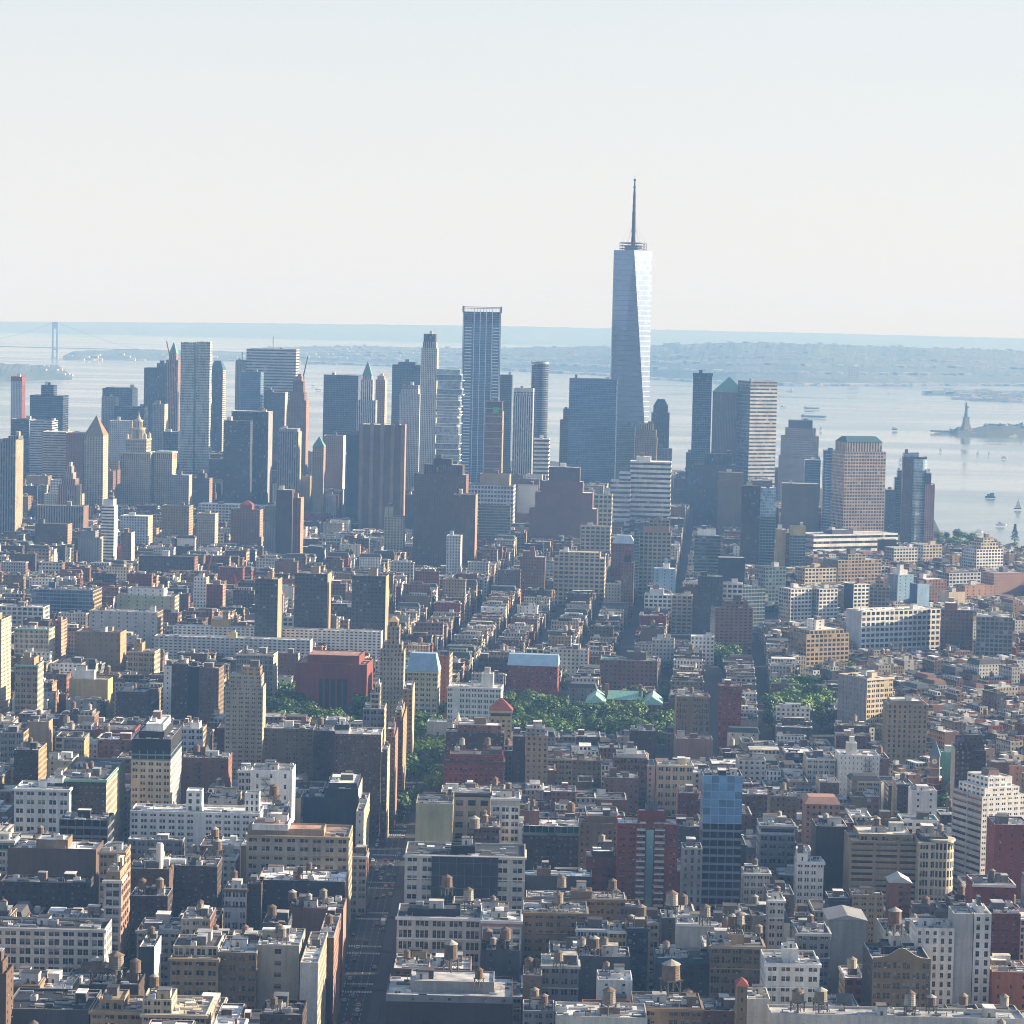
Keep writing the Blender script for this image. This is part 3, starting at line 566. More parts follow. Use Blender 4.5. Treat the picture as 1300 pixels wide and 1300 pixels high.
    B(732,773,1179,1202,42,18,'loft','pale','light grey loft front with tall panes between fan unit loft and dark blue loft',bay=5)
    B(773,796,1181,1201,42,18,'grid','yellow','small ochre loft front with a white cornice',cor='white',tk=0)
    B(796,823,1178,1228,45,20,'grid','navy','dark blue painted loft with round arched window and roof plants',sc='dtan',ref='the dark blue loft',tanks=[(.2,.2,1.),(.7,.5,1.5)])
    B(687,735,1225,1285,46,20,'pair','grey','weathered grey loft with a tall tank standing before its middle',bay=4.4,fl=4.6,tanks=[(.45,-.25,1.3)],ref='the weathered grey loft',cor='lgrey')
    B(664,688,1238,1285,44,18,'few','dtan','narrow ochre house with twin tanks beside the weathered grey loft',tanks=[(.3,.2,1.2),(.7,.3,1.1)])
    B(735,800,1214,1240,40,20,'few','dgrey','dark cluttered roof with four orange brown tanks below the light grey loft',tanks=[(.05,.3,1.3),(.3,.1,1.4),(.5,.4,1.2),(.22,.6,1.1)],rc='slate')
    B(759,803,1244,1278,44,18,'few','white','white painted penthouse building with pale pergola and green terrace',rc='silver',tk=1,ref='the white penthouse with terrace')
    B(740,802,1280,1296,44,14,'grid','orange','brick roof terrace with bushes at the bottom edge',rc='green',tk=0)
    B(706,822,1291,1312,46,24,'blank','offw','foreground roof with a white parapet and one conical tank',rc='offw',tanks=[(.58,.25,1.7)],bk=1)
    B(664,704,1283,1312,44,18,'pair','grey','grey foreground roof with bushes in the lower middle',rc='dgrey',tk=2)
    B(804,892,1279,1312,44,26,'grid','dtan','brown roof carrying the widest water tank on a tall steel stand',tanks=[(.55,.35,2.4,3)],rc='dgrey',ref='the roof with the widest tank')
    B(832,902,1217,1262,41,20,'few','slate','low dark building with a green blue metal roof edge',zones=[(6,'blank','teal')],rc='teal',tk=1)
    B(860,922,1172,1190,45,16,'blank','offw','grey roof with a white dentil cornice and one conical tank',cor='white',tanks=[(.55,-.2,1.6)],rc='lgrey')
    B(840,862,1165,1225,43,18,'few','dgrey','dark recessed house with a big pale tank',tanks=[(.6,.3,1.9)])
    B(924,945,1186,1200,52,10,'blank','tan','tan square stair tower topped by two wooden tanks',tanks=[(.3,.4,1.3),(.72,.5,1.5)],bk=0)
    B(902,970,1200,1282,48,26,'loft','dtan','tall dark tan loft with strong piers and twin stacked tanks above',bay=4.6,fl=4.4,cor='tan',ref='the dark tan pier loft',tanks=[(.35,.9,1.2),(.95,.6,1.1)],clut=1.5)
    B(972,1041,1223,1278,48,26,'pair','white','white loft with triple windows and a big white roof box',bay=5.6,fl=4.2,cor='white',ref='the white triple window loft',up=[(.34,.62,16,'blank','white',.2,.6)],rc='grey',tk=0)
    B(936,949,1252,1300,58,9,'few','dtan','thin brick turret with a small red pyramid roof',rt=('hip','red',8,.1,.1),bk=0)
    B(949,978,1268,1304,42,20,'blank','offw','small pale sunlit roof beside the thin red capped turret',rc='cream',tk=0)
    B(1012,1054,1184,1277,52,24,'grid','grey','grey stone loft with heavy bracketed cornice and a blue roof tarp',bay=4.3,fl=4,cor='lgrey',ref='the grey stone loft',rc='dgrey',clut=2.5,tk=1)
    B(1052,1100,1168,1240,42,24,'blank','grey','dark grey windowless gabled wall behind the pediment loft',rt=('hip','grey',6,.02,1.),ref='the dark gabled wall')
    B(1108,1182,1219,1286,52,34,'grid','dtan','ochre loft with a curved pediment and arched upper windows',bay=4.2,fl=4.4,ls='few',lc='dbrown',rc='slate',ref='the pediment loft',tanks=[(.45,.5,1.9,4)],up=[(.25,.6,9,'blank','black',.35,.8)])
    B(1163,1212,1178,1290,60,20,'slim','white','white apartment building with many small windows and a grey blank shaft',bay=3.6,fl=3.7,ref='the white apartment building with shaft',cor=None,rc='white',tk=0)
    B(1211,1236,1160,1290,66,16,'blank','lgrey','tall grey blank elevator shaft between two white wings',bk=0,tk=0)
    B(1237,1259,1160,1290,66,22,'slim','white','right white wing of the apartment building, with a white roof box',bay=4,fl=3.9,up=[(.2,.6,8,'blank','white')],tk=0)
    B(1260,1308,1234,1290,42,22,'few','orange','bright orange brick house at the lower right edge',bay=6,fl=4,rc='tan',tk=0)
    B(1257,1296,1160,1230,48,22,'apt','red','dark red brick apartments with balconies above the orange brick house',tk=0)
    B(1236,1288,1122,1162,54,22,'few','red','dark red rooftop block with white edged pool like terrace',rc='silver',cor='offw',tk=1,ref='the dark red block with terrace')
    B(978,1302,1290,1312,44,15,'blank','offw','long sunlit roof strip with tanks along the bottom right',rc='lgrey',tanks=[(.11,.3,1.6),(.2,.3,1.7),(.55,.25,1.5),(.64,.5,1.3)],ref='the bottom sunlit roof strip',clut=1.5)
    B(1080,1172,1068,1156,50,30,'band','tan','yellow tan apartment house with window bands stepping down on one side',bay=5,fl=3.2,ref='the stepped yellow tan apartments',rc='offw',up=[(.12,.85,8,'apt','tan')],tk=1,ss='few')
    B(1082,1122,1136,1162,42,14,'apt','tan','low tan wing in front of the stepped yellow tan apartments',tk=0)
    B(1130,1157,1121,1150,46,14,'few','brick','little brick house with white pediment against the tan apartments',rt=('hip','lgrey',8,.02,1.))
    B(1167,1208,1069,1142,52,26,'loft','cream','cream rounded corner loft with tall curved glass bays',bay=5,fl=4.6,cor='cream',ref='the rounded corner cream loft',up=[(.1,.9,6,'blank','dgrey')])
    B(1145,1192,1041,1066,57,18,'grid','white','white penthouse storey with dark glazing and a garden roof',bay=6,rc='green',ref='the white garden penthouse',tk=0)
    B(1116,1144,1040,1068,56,12,'blank','dtan','brown rooftop box beside the white garden penthouse',tk=0)
    B(1158,1190,1004,1036,50,16,'few','white','plain white windowless house below the brick clock tower',rc='white',tk=0)
    B(1052,1080,1140,1164,40,16,'band','slate','dark glazed low building beside the low tan wing',tk=0)
    B(976,996,1142,1178,42,14,'pair','offw','narrow white house with four window rows beside a conical tank',cor='white')
    B(1012,1046,1094,1126,38,16,'pair','white','cluster of small white houses with a tilted white panel',up=[(.0,.4,10,'few','white')],rc='white',tk=0)
    B(1036,1076,1049,1112,50,22,'blank','dbrown','dark brown blank tower block behind small white houses',ref='the dark brown blank block',tk=1)
    B(1023,1066,1021,1056,44,20,'brick','pink','mauve mansard roofed brick building with dormers',rt=('hip','pink',8,.8,.6),ref='the mauve mansard building')
    B(978,1012,1011,1050,44,20,'brick','dtan','brown tenement with a pale tank behind the grey bluish loft',tanks=[(.5,.3,1.3)])
    B(1263,1308,1047,1118,52,26,'few','red','large dark red brick wall at the right edge below white terraces',ref='the large dark red wall',tk=0,bay=6)
    B(1247,1302,1012,1050,58,30,'apt','white','white terraced apartments with planted setbacks at the right edge',a=-24,lc='lgrey',ls='band',up=[(.1,.9,10,'apt','white'),(.25,.8,12,'apt','white')],ref='the white terraced apartments',rc='white',tk=0)
near()
def middle():
    B(214,262,951,1003,50,26,'brick','dbrown','dark brown building with cream roof set back between city blocks',tk=1) if 0 else None
    B(1066,1117,959,992,38,26,'few','white','clean white modern block with a tall stair box and bright roof',rc='white',up=[(.2,.45,14,'blank','offw',.2,.5)],ref='the clean white modern block',tk=0,bay=2.5)
    B(1080,1118,991,1010,30,18,'grid','cream','cream house with dark mansard below the clean white modern block',rt=('hip','slate',5,.8,.6))
    B(1213,1252,952,1004,56,30,'brick','dbrown','big dark brick apartment house with a sunlit stepped corner',sc='cream',ss='few',up=[(.1,.95,10,'brick','dbrown'),(.3,.9,8,'brick','brown')],ref='the dark brick stepped house',a=4,tk=0)
    B(1195,1213,955,985,34,12,'blank','green','pale green plastered side wall beside the brick clock tower',tk=0)
    B(1258,1281,968,996,42,14,'blank','brown','plain brown tower box above the white terraces',bk=0)
    B(1127,1178,894,953,52,26,'slim','tan','flat tan apartment tower with a dense grid of small windows',bay=3.4,fl=3.5,ref='the flat tan apartment tower',up=[(.1,.9,4,'blank','tan')],tk=0,a=0)
    B(1101,1134,862,920,50,34,'grid','cream','sunlit cream loft tower with its shaded side turned to the wide street',a=-33,lc='grey',ls='few',ref='the sunlit cream loft tower',cor='cream',bay=4.2,fl=3.8)  # cream front and grey left side carry sun and shade in their colour
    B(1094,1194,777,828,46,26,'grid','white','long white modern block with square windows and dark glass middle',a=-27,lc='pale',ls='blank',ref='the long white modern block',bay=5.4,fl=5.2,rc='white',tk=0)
    B(1195,1236,774,818,50,44,'punch','brick','broad brick industrial block with a sunlit ribbed side',sc='tan',ss='rib',a=9,ref='the broad brick industrial block',up=[(.1,.5,8,'blank','brick')],tk=0)
    B(1240,1286,783,835,48,44,'loft','grey','blue grey loft block with a lit gridded side at the right edge',sc='cream',ss='grid',a=9,ref='the blue grey loft block',tk=1)
    B(1064,1119,712,742,52,30,'grid','tan','tan stone block with lit grid front and stepped roof huts',a=-27,lc='dtan',up=[(.3,.7,7,'grid','tan')],ref='the tan stone grid block',rc='lblue')
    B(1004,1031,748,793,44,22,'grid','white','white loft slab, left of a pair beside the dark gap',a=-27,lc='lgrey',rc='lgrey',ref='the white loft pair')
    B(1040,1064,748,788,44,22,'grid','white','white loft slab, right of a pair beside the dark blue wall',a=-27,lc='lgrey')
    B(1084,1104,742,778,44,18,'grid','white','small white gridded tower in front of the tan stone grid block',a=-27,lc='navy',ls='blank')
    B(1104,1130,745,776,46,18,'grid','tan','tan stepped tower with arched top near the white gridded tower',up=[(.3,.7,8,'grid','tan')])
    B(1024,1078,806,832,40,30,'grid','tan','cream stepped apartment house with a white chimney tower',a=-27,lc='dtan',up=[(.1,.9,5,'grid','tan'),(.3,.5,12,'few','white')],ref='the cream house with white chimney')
    B(1240,1274,698,722,46,30,'grid','white','cream ziggurat with stepped terraces near the river',a=-27,lc='pale',up=[(.25,.9,8,'grid','cream'),(.4,.8,6,'grid','cream')],ref='the cream ziggurat')
    B(1135,1165,696,712,44,20,'grid','offw','lit cream block above the tan stone grid block, near the banded low building',a=-27,lc='grey')
    B(1172,1196,692,712,44,20,'grid','cream','lit cream block closer to the river trees, with grey blue wing',a=-27,lc='pale')
    B(1140,1160,730,766,44,20,'few','lblue','pale blue box tower above the long white modern block',a=-27,lc='grey',up=[(.2,.7,6,'blank','white')])
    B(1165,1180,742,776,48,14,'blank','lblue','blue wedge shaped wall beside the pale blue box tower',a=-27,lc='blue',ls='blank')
    B(1176,1202,736,764,42,20,'punch','brick','brick block behind the blue wedge shaped wall',a=-27)
    B(1205,1225,752,768,34,16,'blank','cream','small tan rooftop house on the broad brick industrial block',a=-27,tk=0)
    B(1205,1245,728,745,40,22,'grid','pale','pale gridded warehouse near the river with white huts',a=-27,lc='grey')
    B(1225,1262,744,760,34,18,'few','pink','low pinkish block in front of the pale gridded warehouse',a=-27)
    B(1022,1062,722,744,44,20,'grid','cream','cream loft with dark square windows behind the white loft pair',a=-27,lc='tan',ref='the cream loft behind the white pair')
    B(1262,1300,728,760,38,24,'punch','pink','pinkish low block at the right edge below the river',a=-27)
    # village and square
    B(762,835,838,876,31,30,'punch','brick','brown brick college building with green roof behind mint roofed hall',up=[(.45,.8,9,'blank','brown')],rc='copper',ref='the brown college building',a=4.15,tk=0)
    B(645,708,845,882,36,24,'punch','red','red brick hall with a barrel vaulted blue metal roof',ref='the blue barrel roofed hall',rt=('hip','lblue',13,1.0,.35),a=4.15)
    B(859,901,884,930,47,24,'loft','dtan','tan loft with a bracketed cornice and a lit right side on the dark street',sc='tan',ss='brick',cor='dtan',ref='the bracketed tan loft',tk=1)
    B(912,942,871,924,48,20,'brick','red','plum red brick apartment block with a flat top',bay=3.8,fl=3.6,ref='the plum red block',sc='brick',tk=0,bk=1)
    B(779,822,962,986,34,18,'grid','brick','striped brick and white building with a pile of white roof structures',up=[(.1,.95,5,'blank','offw'),(.3,.7,6,'blank','white')],ref='the striped brick house')
    B(835,880,971,993,33,18,'pair','cream','cream building with a row of large arched windows',bay=4.2,fl=6,cor='cream',ref='the cream arched house')
    B(800,834,928,958,33,20,'few','dbrown','dark brick house with a pale crowded roof beside the dark street',rc='white',clut=3)
    B(859,905,938,966,28,20,'blank','pink','flat pink brown blank wall below the bracketed tan loft',rc='brown',tk=0)
    B(668,696,934,996,50,22,'brick','tan','tan apartment slab with rows of small windows and sunlit side',sc='yellow',ss='few',bay=3.4,fl=3.6,ref='the tan apartment slab',up=[(.0,.85,9,'brick','grey')],tk=0)
    B(517,556,852,898,44,20,'pair','cream','cream building crowned by a bright blue glass mansard',zones=[],rt=('hip','lblue',22,.8,.5),ref='the blue mansard building',bay=4.4,fl=4.)
    B(545,571,832,888,52,24,'few','orange','orange brick block behind the blue mansard building',sc='cream',ss='grid',tk=0)
    B(568,636,872,905,34,24,'grid','white','white college buildings with a plain white stair tower',up=[(.62,.84,17,'blank','white',.2,.6)],rc='offw',ref='the white college buildings')
    B(542,575,916,938,20,14,'blank','lgrey','small grey temple fronted hall by the trees',rc='silver',tk=0,bk=0)
    B(376,466,842,880,46,40,'blank','red','massive dark red stone library with deep vertical slots',zones=[(9,'blank','red')],ref='the red stone library',up=[(.15,.88,10,'blank','red')],rc='pink',tk=0,bk=0)
    B(300,347,830,902,50,24,'loft','grey','grey loft block with cornice left of the wooded square',sc='cream',ss='brick',cor='cream',ref='the grey loft by the square')
    B(286,334,872,1000,66,22,'apt','lime','tall beige stepped apartment tower with many bays',sc='cream',ss='slim',up=[(.1,.95,14,'apt','lime'),(.4,.9,10,'apt','tan')],ref='the tall beige stepped tower',tk=0,nm='apartment_tower')
    B(335,398,925,988,50,24,'apt','dtan','brownish grey apartment block with wide windows below the square',ref='the brownish grey apartment block',rc='lgrey')
    B(398,426,928,1000,52,18,'few','dbrown','dark narrow apartment wall with fire stairs',tk=1)
    B(253,278,848,916,54,22,'brick','brown','tall brown apartment block left of the beige stepped tower',sc='dtan',ss='brick',ref='the tall brown apartment block')
    B(218,239,843,914,54,22,'brick','dbrown','dark apartment slab with a white stair edge',lc='white',ref='the dark slab with white edge')
    B(208,218,845,905,52,10,'few','white','thin white tower slice beside a dark apartment slab',tk=0)
    B(239,254,846,914,53,18,'blank','black','black gap wall between two brown apartment slabs',tk=0)
    B(148,184,878,916,36,24,'brick','dbrown','low brown tenements with crowded roofs left of the dark slab',clut=2)
    B(88,137,862,888,36,18,'blank','yellow','low ochre blank wall below a white roof hut',up=[(.05,.6,10,'blank','white',.3,.7)],rc='grey',tk=0)
    B(162,196,827,856,42,24,'grid','tan','tan loft with narrow central tower piece',sc='cream',ss='grid',up=[(.2,.5,10,'few','tan')])
    B(19,48,844,905,58,26,'grid','tan','tan loft tower with green cornice near the left edge',sc='cream',ss='grid',cor='green',ref='the green corniced tan loft',up=[(.2,.8,8,'blank','tan')])
    B(18,62,798,826,50,22,'loft','cream','cream loft with dark square windows and a green roof rim',sc='cream',ss='grid',cor='green')
    B(67,78,788,838,50,22,'few','brick','red brick apartment tower with a sunlit face near the left edge',sc='salmon',ss='apt')
    B(-30,2,786,905,78,30,'apt','tan','balconied apartment tower cut by the left edge, bright side lit',sc='cream',ss='apt',nm='apartment_tower')
    B(96,153,802,841,48,24,'few','dtan','square tan brown block with small paired windows',sc='tan',ss='few',ref='the square tan brown block',bay=4.5,fl=4.5)
    B(113,200,776,806,48,26,'few','lgrey','wide pale grey block with scattered windows behind the square tan brown block',sc='tan',ss='grid',ref='the wide pale grey block')
    B(40,118,749,777,46,40,'curt','blue','dark blue glass slab with a sunlit tan flank',sc='tan',ss='grid',ref='the dark blue glass slab')
    B(-5,55,770,786,44,24,'grid','offw','long white block with small windows on the left edge',sc='offw')
    B(148,222,756,776,44,22,'few','paleg','pale green yellow loft row with white huts on top',sc='cream',ss='grid',up=[(.18,.8,9,'few','white')],ref='the pale green loft row')
    B(262,283,742,770,46,16,'brick','red','red brick tower house beside the red crane',sc='salmon',ss='brick')
    B(246,262,733,775,44,16,'punch','white','white narrow building behind the red crane',sc='cream')
    B(176,247,706,727,38,22,'punch','dbrown','long dark brown block with dotted white windows',sc='brick',ref='the long dotted brown block')
    B(18,49,952,1003,50,30,'brick','dbrown','dark loft with a tan sunlit flank near the left edge',sc='tan',ss='brick',tk=1,ref='the dark loft with tan flank')
    B(81,107,936,958,40,22,'loft','grey','small grey loft with a tan flank above the dark rooftops',sc='tan',ss='few')
    B(35,62,916,935,42,16,'blank','tan','tan roof hut with a tank near the left edge',tk=1)
    B(228,258,925,950,46,20,'grid','pale','pale grey house with a white stepped roof beside cream hotel',sc='tan',rc='white',up=[(.4,.8,6,'blank','white')])
    B(231,290,962,986,42,24,'few','brick','wide brown red brick building with a small round tank beside the cream hotel',tanks=[(.3,.2,1.3)],rc='grey')
    B(302,330,978,1000,42,20,'grid','pale','pale loft with a white rim above the long white slab',rc='white')
    B(0,30,930,950,42,20,'grid','grey','grey loft corner at the left frame edge',sc='tan')
    B(220,484,797,819,38,14,'apt','white','very long white apartment slab with blue glazed strips, the farther one',sc='white',ss='slim',bay=4,fl=2.6,ref='the far white slab',up=[(.18,.27,9,'blank','yellow'),(.0,.0,0)][:1],tk=0)
    B(196,394,809,828,38,14,'apt','pale','very long pale apartment slab with blue strips, the nearer one',sc='white',ss='slim',bay=4,fl=2.6,up=[(.46,.52,6,'blank','yellow')],ref='the near white slab',tk=0)
    for (x0,x1,s,yt,lab) in ((324,353,361,735,'first of three dark concrete apartment slabs beyond the white slabs'),(374,416,424,728,'middle one of three dark concrete apartment slabs beyond the white slabs'),(447,490,496,731,'tallest looking last of three dark concrete apartment slabs, closest to the canyon street')):
        B(x0,x1,yt,800,84,24,'apt','dgrey',lab,sc='tan',ss='blank',bay=3.4,fl=3.2,up=[(.45,.7,8,'blank','tan',.3,.7)],group='dark concrete apartment slabs',nm='apartment_tower',tk=0,bk=0)
    # cast iron district and beyond
    B(703,768,708,752,52,26,'grid','cream','broad cream loft tower with bright gridded front',up=[(.1,.9,7,'grid','cream')],ref='the broad cream gridded loft',bay=5.4,fl=4.6)
    B(737,775,668,702,54,26,'grid','cream','pale yellow gridded building standing behind the broad cream loft',sc='cream',ref='the pale yellow gridded building',bay=6,fl=5)
    B(777,806,690,740,50,22,'punch','red','red brick building with a sloping glass roof',rt=('hip','silver',10,.6,.4),ref='the red glass roofed building')
    B(789,805,714,768,62,12,'slim','brick','slim brick tower with a black octagonal cap',up=[(.2,.8,8,'blank','black')],bk=0,ref='the slim black capped tower')
    B(812,852,675,740,76,26,'grid','lime','dark glazed tower with a pale concrete grid front',up=[(.1,.95,7,'blank','pink'),(.3,.95,8,'grid','tan')],ref='the concrete grid tower',lc='teal',ls='curt',bay=5,fl=4.6)
    B(805,812,676,745,76,24,'curt','teal','narrow dark glass wing on the concrete grid tower')
    B(830,858,722,750,52,20,'few','lblue','light blue plastered block with a white stair hut',up=[(.4,.7,6,'blank','white')],ref='the light blue block')
    B(818,853,755,777,34,20,'grid','white','bright white stepped house below the light blue block',up=[(.2,.7,7,'blank','white')],rc='white')
    B(853,879,756,778,38,20,'grid','cream','cream corner loft beside the dark street canyon',rc='lgrey')
    B(886,918,732,818,62,30,'brick','dgrey','dark grey apartment tower rising over the street canyon',lc='lgrey',ls='apt',ref='the dark grey canyon tower',rc='dgrey',tk=0)
    B(917,943,741,780,54,20,'grid','white','white framed gridded block joined to the dark canyon tower',bay=5,fl=5,ref='the white framed block')
    B(908,956,772,816,50,24,'apt','brick','rust brown apartment house with a stepped silhouette',lc='grey',up=[(.3,.9,8,'apt','brick')],a=-6,ref='the rust brown apartments')
    B(877,907,808,827,26,18,'punch','white','clean white little block at the corner of the dark street',rc='white')
    B(912,946,708,735,64,24,'blank','slate','windowless slate box tower behind the canyon tower',rc='grey',tk=0,bk=0)
    B(943,972,745,795,48,24,'curt','gglass','greenish glass loft with stepped terraces',a=-27,ref='the greenish glass loft')
    B(972,998,720,790,50,22,'grid','gglass','grey green loft row with dark square panes',a=-27,lc='grey')
    B(882,915,680,728,72,24,'band','gglass','grey green office block with a white roof crown',up=[(.1,.8,8,'blank','white')],ref='the grey green office block')
    B(660,692,707,748,54,24,'brick','brick','dark red loft block with stepped side near the long street',sc='brown',up=[(.1,.6,7,'blank','brick')],ref='the dark red stepped loft')
    B(668,690,824,848,24,16,'grid','cream','small cream tenement with bay windows by the street canyon',tk=0)
    B(698,747,824,850,25,20,'punch','offw','row of white and brown tenements with shared cornice',cor='cream',sc='brick',ss='brick',tk=0)
    B(828,856,812,836,26,18,'punch','lgrey','cream grey tenement with arched windows above the mint roofed hall',tk=0)
    B(966,986,619,722,140,18,'curt','teal','narrow dark glass tower with a bright reflective top',zones=[(37,'glass','lblue')],ref='the bright topped glass tower',d0=0) if 0 else None
    B(966,985,619,722,3500,20,'curt','teal','narrow dark glass tower with a bright reflective top',zones=[(37,'glass','lblue')],ref='the bright topped glass tower')
    B(942,966,617,720,3550,24,'brick','dbrown','dark mottled tower beside the narrow bright topped glass tower',sc='brown')
    B(985,998,672,722,3450,18,'blank','yellow','yellow striped apartment slab beside the narrow glass tower',zones=[],ref='the yellow striped slab')
    B(998,1003,676,722,3440,18,'band','red','thin red balcony strip between yellow and glass slabs')
    B(1003,1023,668,722,3430,18,'curt','gglass','yellow framed green glass slab beside the thin red balcony strip',zones=[(12,'blank','yellow')])
    B(1033,1140,680,702,3750,40,'band','white','long low white office block with continuous dark window bands',a=-27,lc='grey',fl=7,ref='the long low banded block',rc='lgrey',up=[(.25,.5,5,'blank','dgrey')])
middle()
def downtown():
    B(14,28,478,590,4900,24,'slim','pale','slim pinkish white tower with orange top at the left edge',sc='red',zones=[(6,'blank','red')],ref='the slim pinkish tower')
    B(38,80,502,560,4700,40,'glass','navy','dark navy stepped block with a raised middle near the left edge',up=[(.3,.68,13,'glass','navy')],bk=2,ref='the dark navy stepped block')
    B(14,37,532,600,4450,36,'band','dgrey','dark slab with horizontal bands under the slim pinkish tower',sc='grey')
    B(38,66,534,600,4350,40,'band','pale','grey banded office slab in front of the navy stepped block')
    B(54,84,548,585,4250,40,'band','cream','sunlit banded office block with cream stripes',rc='white',sc='cream')
    B(84,106,550,600,4200,40,'brick','brick','dull brown slab beside the sunlit banded block')
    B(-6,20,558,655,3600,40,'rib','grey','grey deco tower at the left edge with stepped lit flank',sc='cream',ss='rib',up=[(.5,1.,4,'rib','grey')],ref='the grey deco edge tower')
    B(107,131,553,640,4200,36,'slim','lime','stone courthouse tower with a tall gold pyramid roof',sc='cream',ss='slim',rt=('hip','dtan',25,.03,.03),ref='the pyramid roofed stone tower',bay=4)
    B(130,168,493,555,5200,50,'glass','dblue','dark blue office tower with a stepped grey shoulder',up=[(.1,.95,1,'glass','dblue')],lc='grey',ref='the dark blue shoulder tower')
    B(129,146,504,556,5050,30,'slim','grey','grey stepped stone tower against the dark blue shoulder tower',sc='cream')
    B(145,183,516,556,5000,30,'glass','navy','lower dark wing below the dark blue shoulder tower')
    B(139,164,534,580,4500,30,'brick','pale','pale office block with a sunlit rim between the two stone towers',sc='cream')
    B(183,211,467,570,5200,44,'rib','dgrey','dark ribbed tower slab left of the green spired tower',up=[(.5,.95,6,'rib','dgrey')],ref='the dark ribbed slab')
    B(193,209,513,570,4800,30,'slim','grey','grey prewar block before the dark ribbed slab',sc='cream')
    B(211,226,457,575,5000,30,'rib','pink','pink stone setback tower ending in a slender green spire',sc='pink',ss='rib',up=[(.2,.8,8,'rib','pink')],rt=('hip','copper',14,.1,.1),mast=8,ref='the pink spired tower')
    B(208,226,548,610,4700,24,'glass','dblue','dark glass block at the foot of the pink spired tower')
    B(267,283,470,560,5300,34,'rib','dblue','dark tower with a slanted green roof and striped flank',sc='cream',ss='band',rt=('hip','teal',12,.5,.5),ref='the slanted roof tower')
    B(299,312,457,560,5100,30,'slim','grey','narrow grey tower with a roof frame left of the wide banded tower',mast=10,sc='cream',ref='the narrow grey framed tower')
    B(306,331,472,560,5000,34,'glass','blue','blue glass slab in front of the wide banded tower',sc='lblue')
    B(313,376,443,540,5100,40,'band','pale','wide banded tower with cream side and antennas on its flat top',sc='cream',ss='band',mast=16,ref='the wide banded tower',fl=5.2)
    B(335,362,498,575,4850,30,'slim','dgrey','twin pinnacled grey tower before the wide banded tower',up=[(.05,.4,3,'slim','dgrey'),(.05,.9,.1,'slim','dgrey')][:1],sc='cream',ref='the twin pinnacled tower')
    B(335,345,496,520,4840,12,'slim','grey','small pointed turret on the twin pinnacled tower, closer to the blue slab',rt=('hip','grey',9,.1,.1)) if 0 else None
    B(365,389,508,600,4700,30,'slim','brick','reddish brick deco tower with stepped crown',sc='pink',up=[(.12,.88,10,'slim','brick'),(.25,.8,14,'slim','brick'),(.3,.7,6,'slim','pink')],ref='the reddish deco tower')
    B(284,318,534,640,4150,20,'grid','dgrey','grey lattice fronted wing on the dark striped slab',bay=3,fl=3.4,ref='the lattice wing')
    B(294,341,522,640,4200,40,'rib','slate','broad dark striped slab with a plain lit edge',sc='grey',ss='blank',ref='the broad dark striped slab',bk=2)
    B(353,379,548,635,4000,30,'rib','grey','grey tower with a rounded arched crown',sc='cream',ss='slim',up=[(.04,.94,4,'blank','grey')],ref='the arched crown tower')
    B(397,411,567,628,4000,20,'slim','tan','slim sunlit orange stone tower with a small spire',sc='salmon',ss='slim',rt=('hip','copper',12,.1,.1),ref='the slim orange stone tower')
    B(411,436,553,620,4300,26,'brick','pink','pale pinkish slab with a thin lit edge',sc='white',ss='blank')
    B(411,455,476,556,5000,48,'glass','navy','plain dark blue box tower left of the green gothic spire',ref='the dark blue box tower',bk=2)
    B(453,477,508,560,4800,24,'rib','pale','white gothic tower with stepped shoulders and a green pyramid spire',up=[(.18,.82,26,'rib','white'),(.26,.74,5,'rib','pale')],rt=('hip','copper',18,.04,.04),mast=1,ref='the green gothic spire',nm='gothic_tower')
    B(477,489,482,545,4900,30,'slim','pink','pinkish rounded tower between gothic spire and dark slab',sc='cream',up=[(.15,.85,5,'blank','pink')])
    B(498,534,463,545,5100,40,'glass','navy','dark navy slab behind grey setback tower',up=[(.2,.8,3,'blank','navy')],ref='the dark navy slab')
    B(507,533,500,620,4700,30,'slim','pale','grey setback tower with stepped crown in front of a dark navy slab',up=[(.08,.92,6,'slim','pale'),(.1,.9,5,'slim','grey')],ref='the grey setback tower')
    B(535,555,442,600,4650,28,'slim','offw','tall slender stone tower with a notched crown',sc='cream',up=[(.08,.92,8,'rib','lgrey'),(.12,.88,10,'rib','brown')],ref='the slender notched tower',bay=3)
    B(456,512,539,672,3900,40,'blank','brown','huge windowless ribbed brown slab with dark vents on top',sc='pink',ss='blank',bay=16,ref='the huge windowless brown slab',bk=2)
    B(441,457,552,650,3960,40,'blank','navy','dark flat wing attached to the huge windowless brown slab')
    B(488,512,656,700,3500,24,'punch','lime','cream stone block with a square corner tower',up=[(.0,.42,12,'few','lime')],sc='cream',ref='the cream corner towered block')
    B(526,592,602,720,3500,34,'brick','brown','massive dark brown deco office block with a stepped top',up=[(.18,.92,12,'rib','brown'),(.35,.7,8,'blank','slate')],sc='brick',ref='the massive brown deco block',bay=3)
    B(576,604,628,712,3460,30,'brick','brown','lower brown shoulder of the massive deco block',sc='salmon',ss='brick')
    B(567,585,680,722,3200,20,'brick','pale','slim white blue apartment slab before the massive deco block',sc='white',ref='the slim white blue slab')
    B(594,652,616,645,3900,40,'grid','pale','broad pale banded office block with a tan setback top',up=[(.25,.9,14,'blank','tan')],fl=6,ref='the broad pale banded office')
    B(608,648,642,674,3650,26,'curt','gglass','greenish grey glass office block below the pale banded office')
    B(351,371,622,706,3500,24,'blank','dbrown','dark blank chocolate shaft beside a windowed brown slab',ref='the dark chocolate shaft')
    B(371,382,632,706,3510,26,'brick','brick','brown windowed slab with a bright orange lit side',sc='salmon',ss='brick')
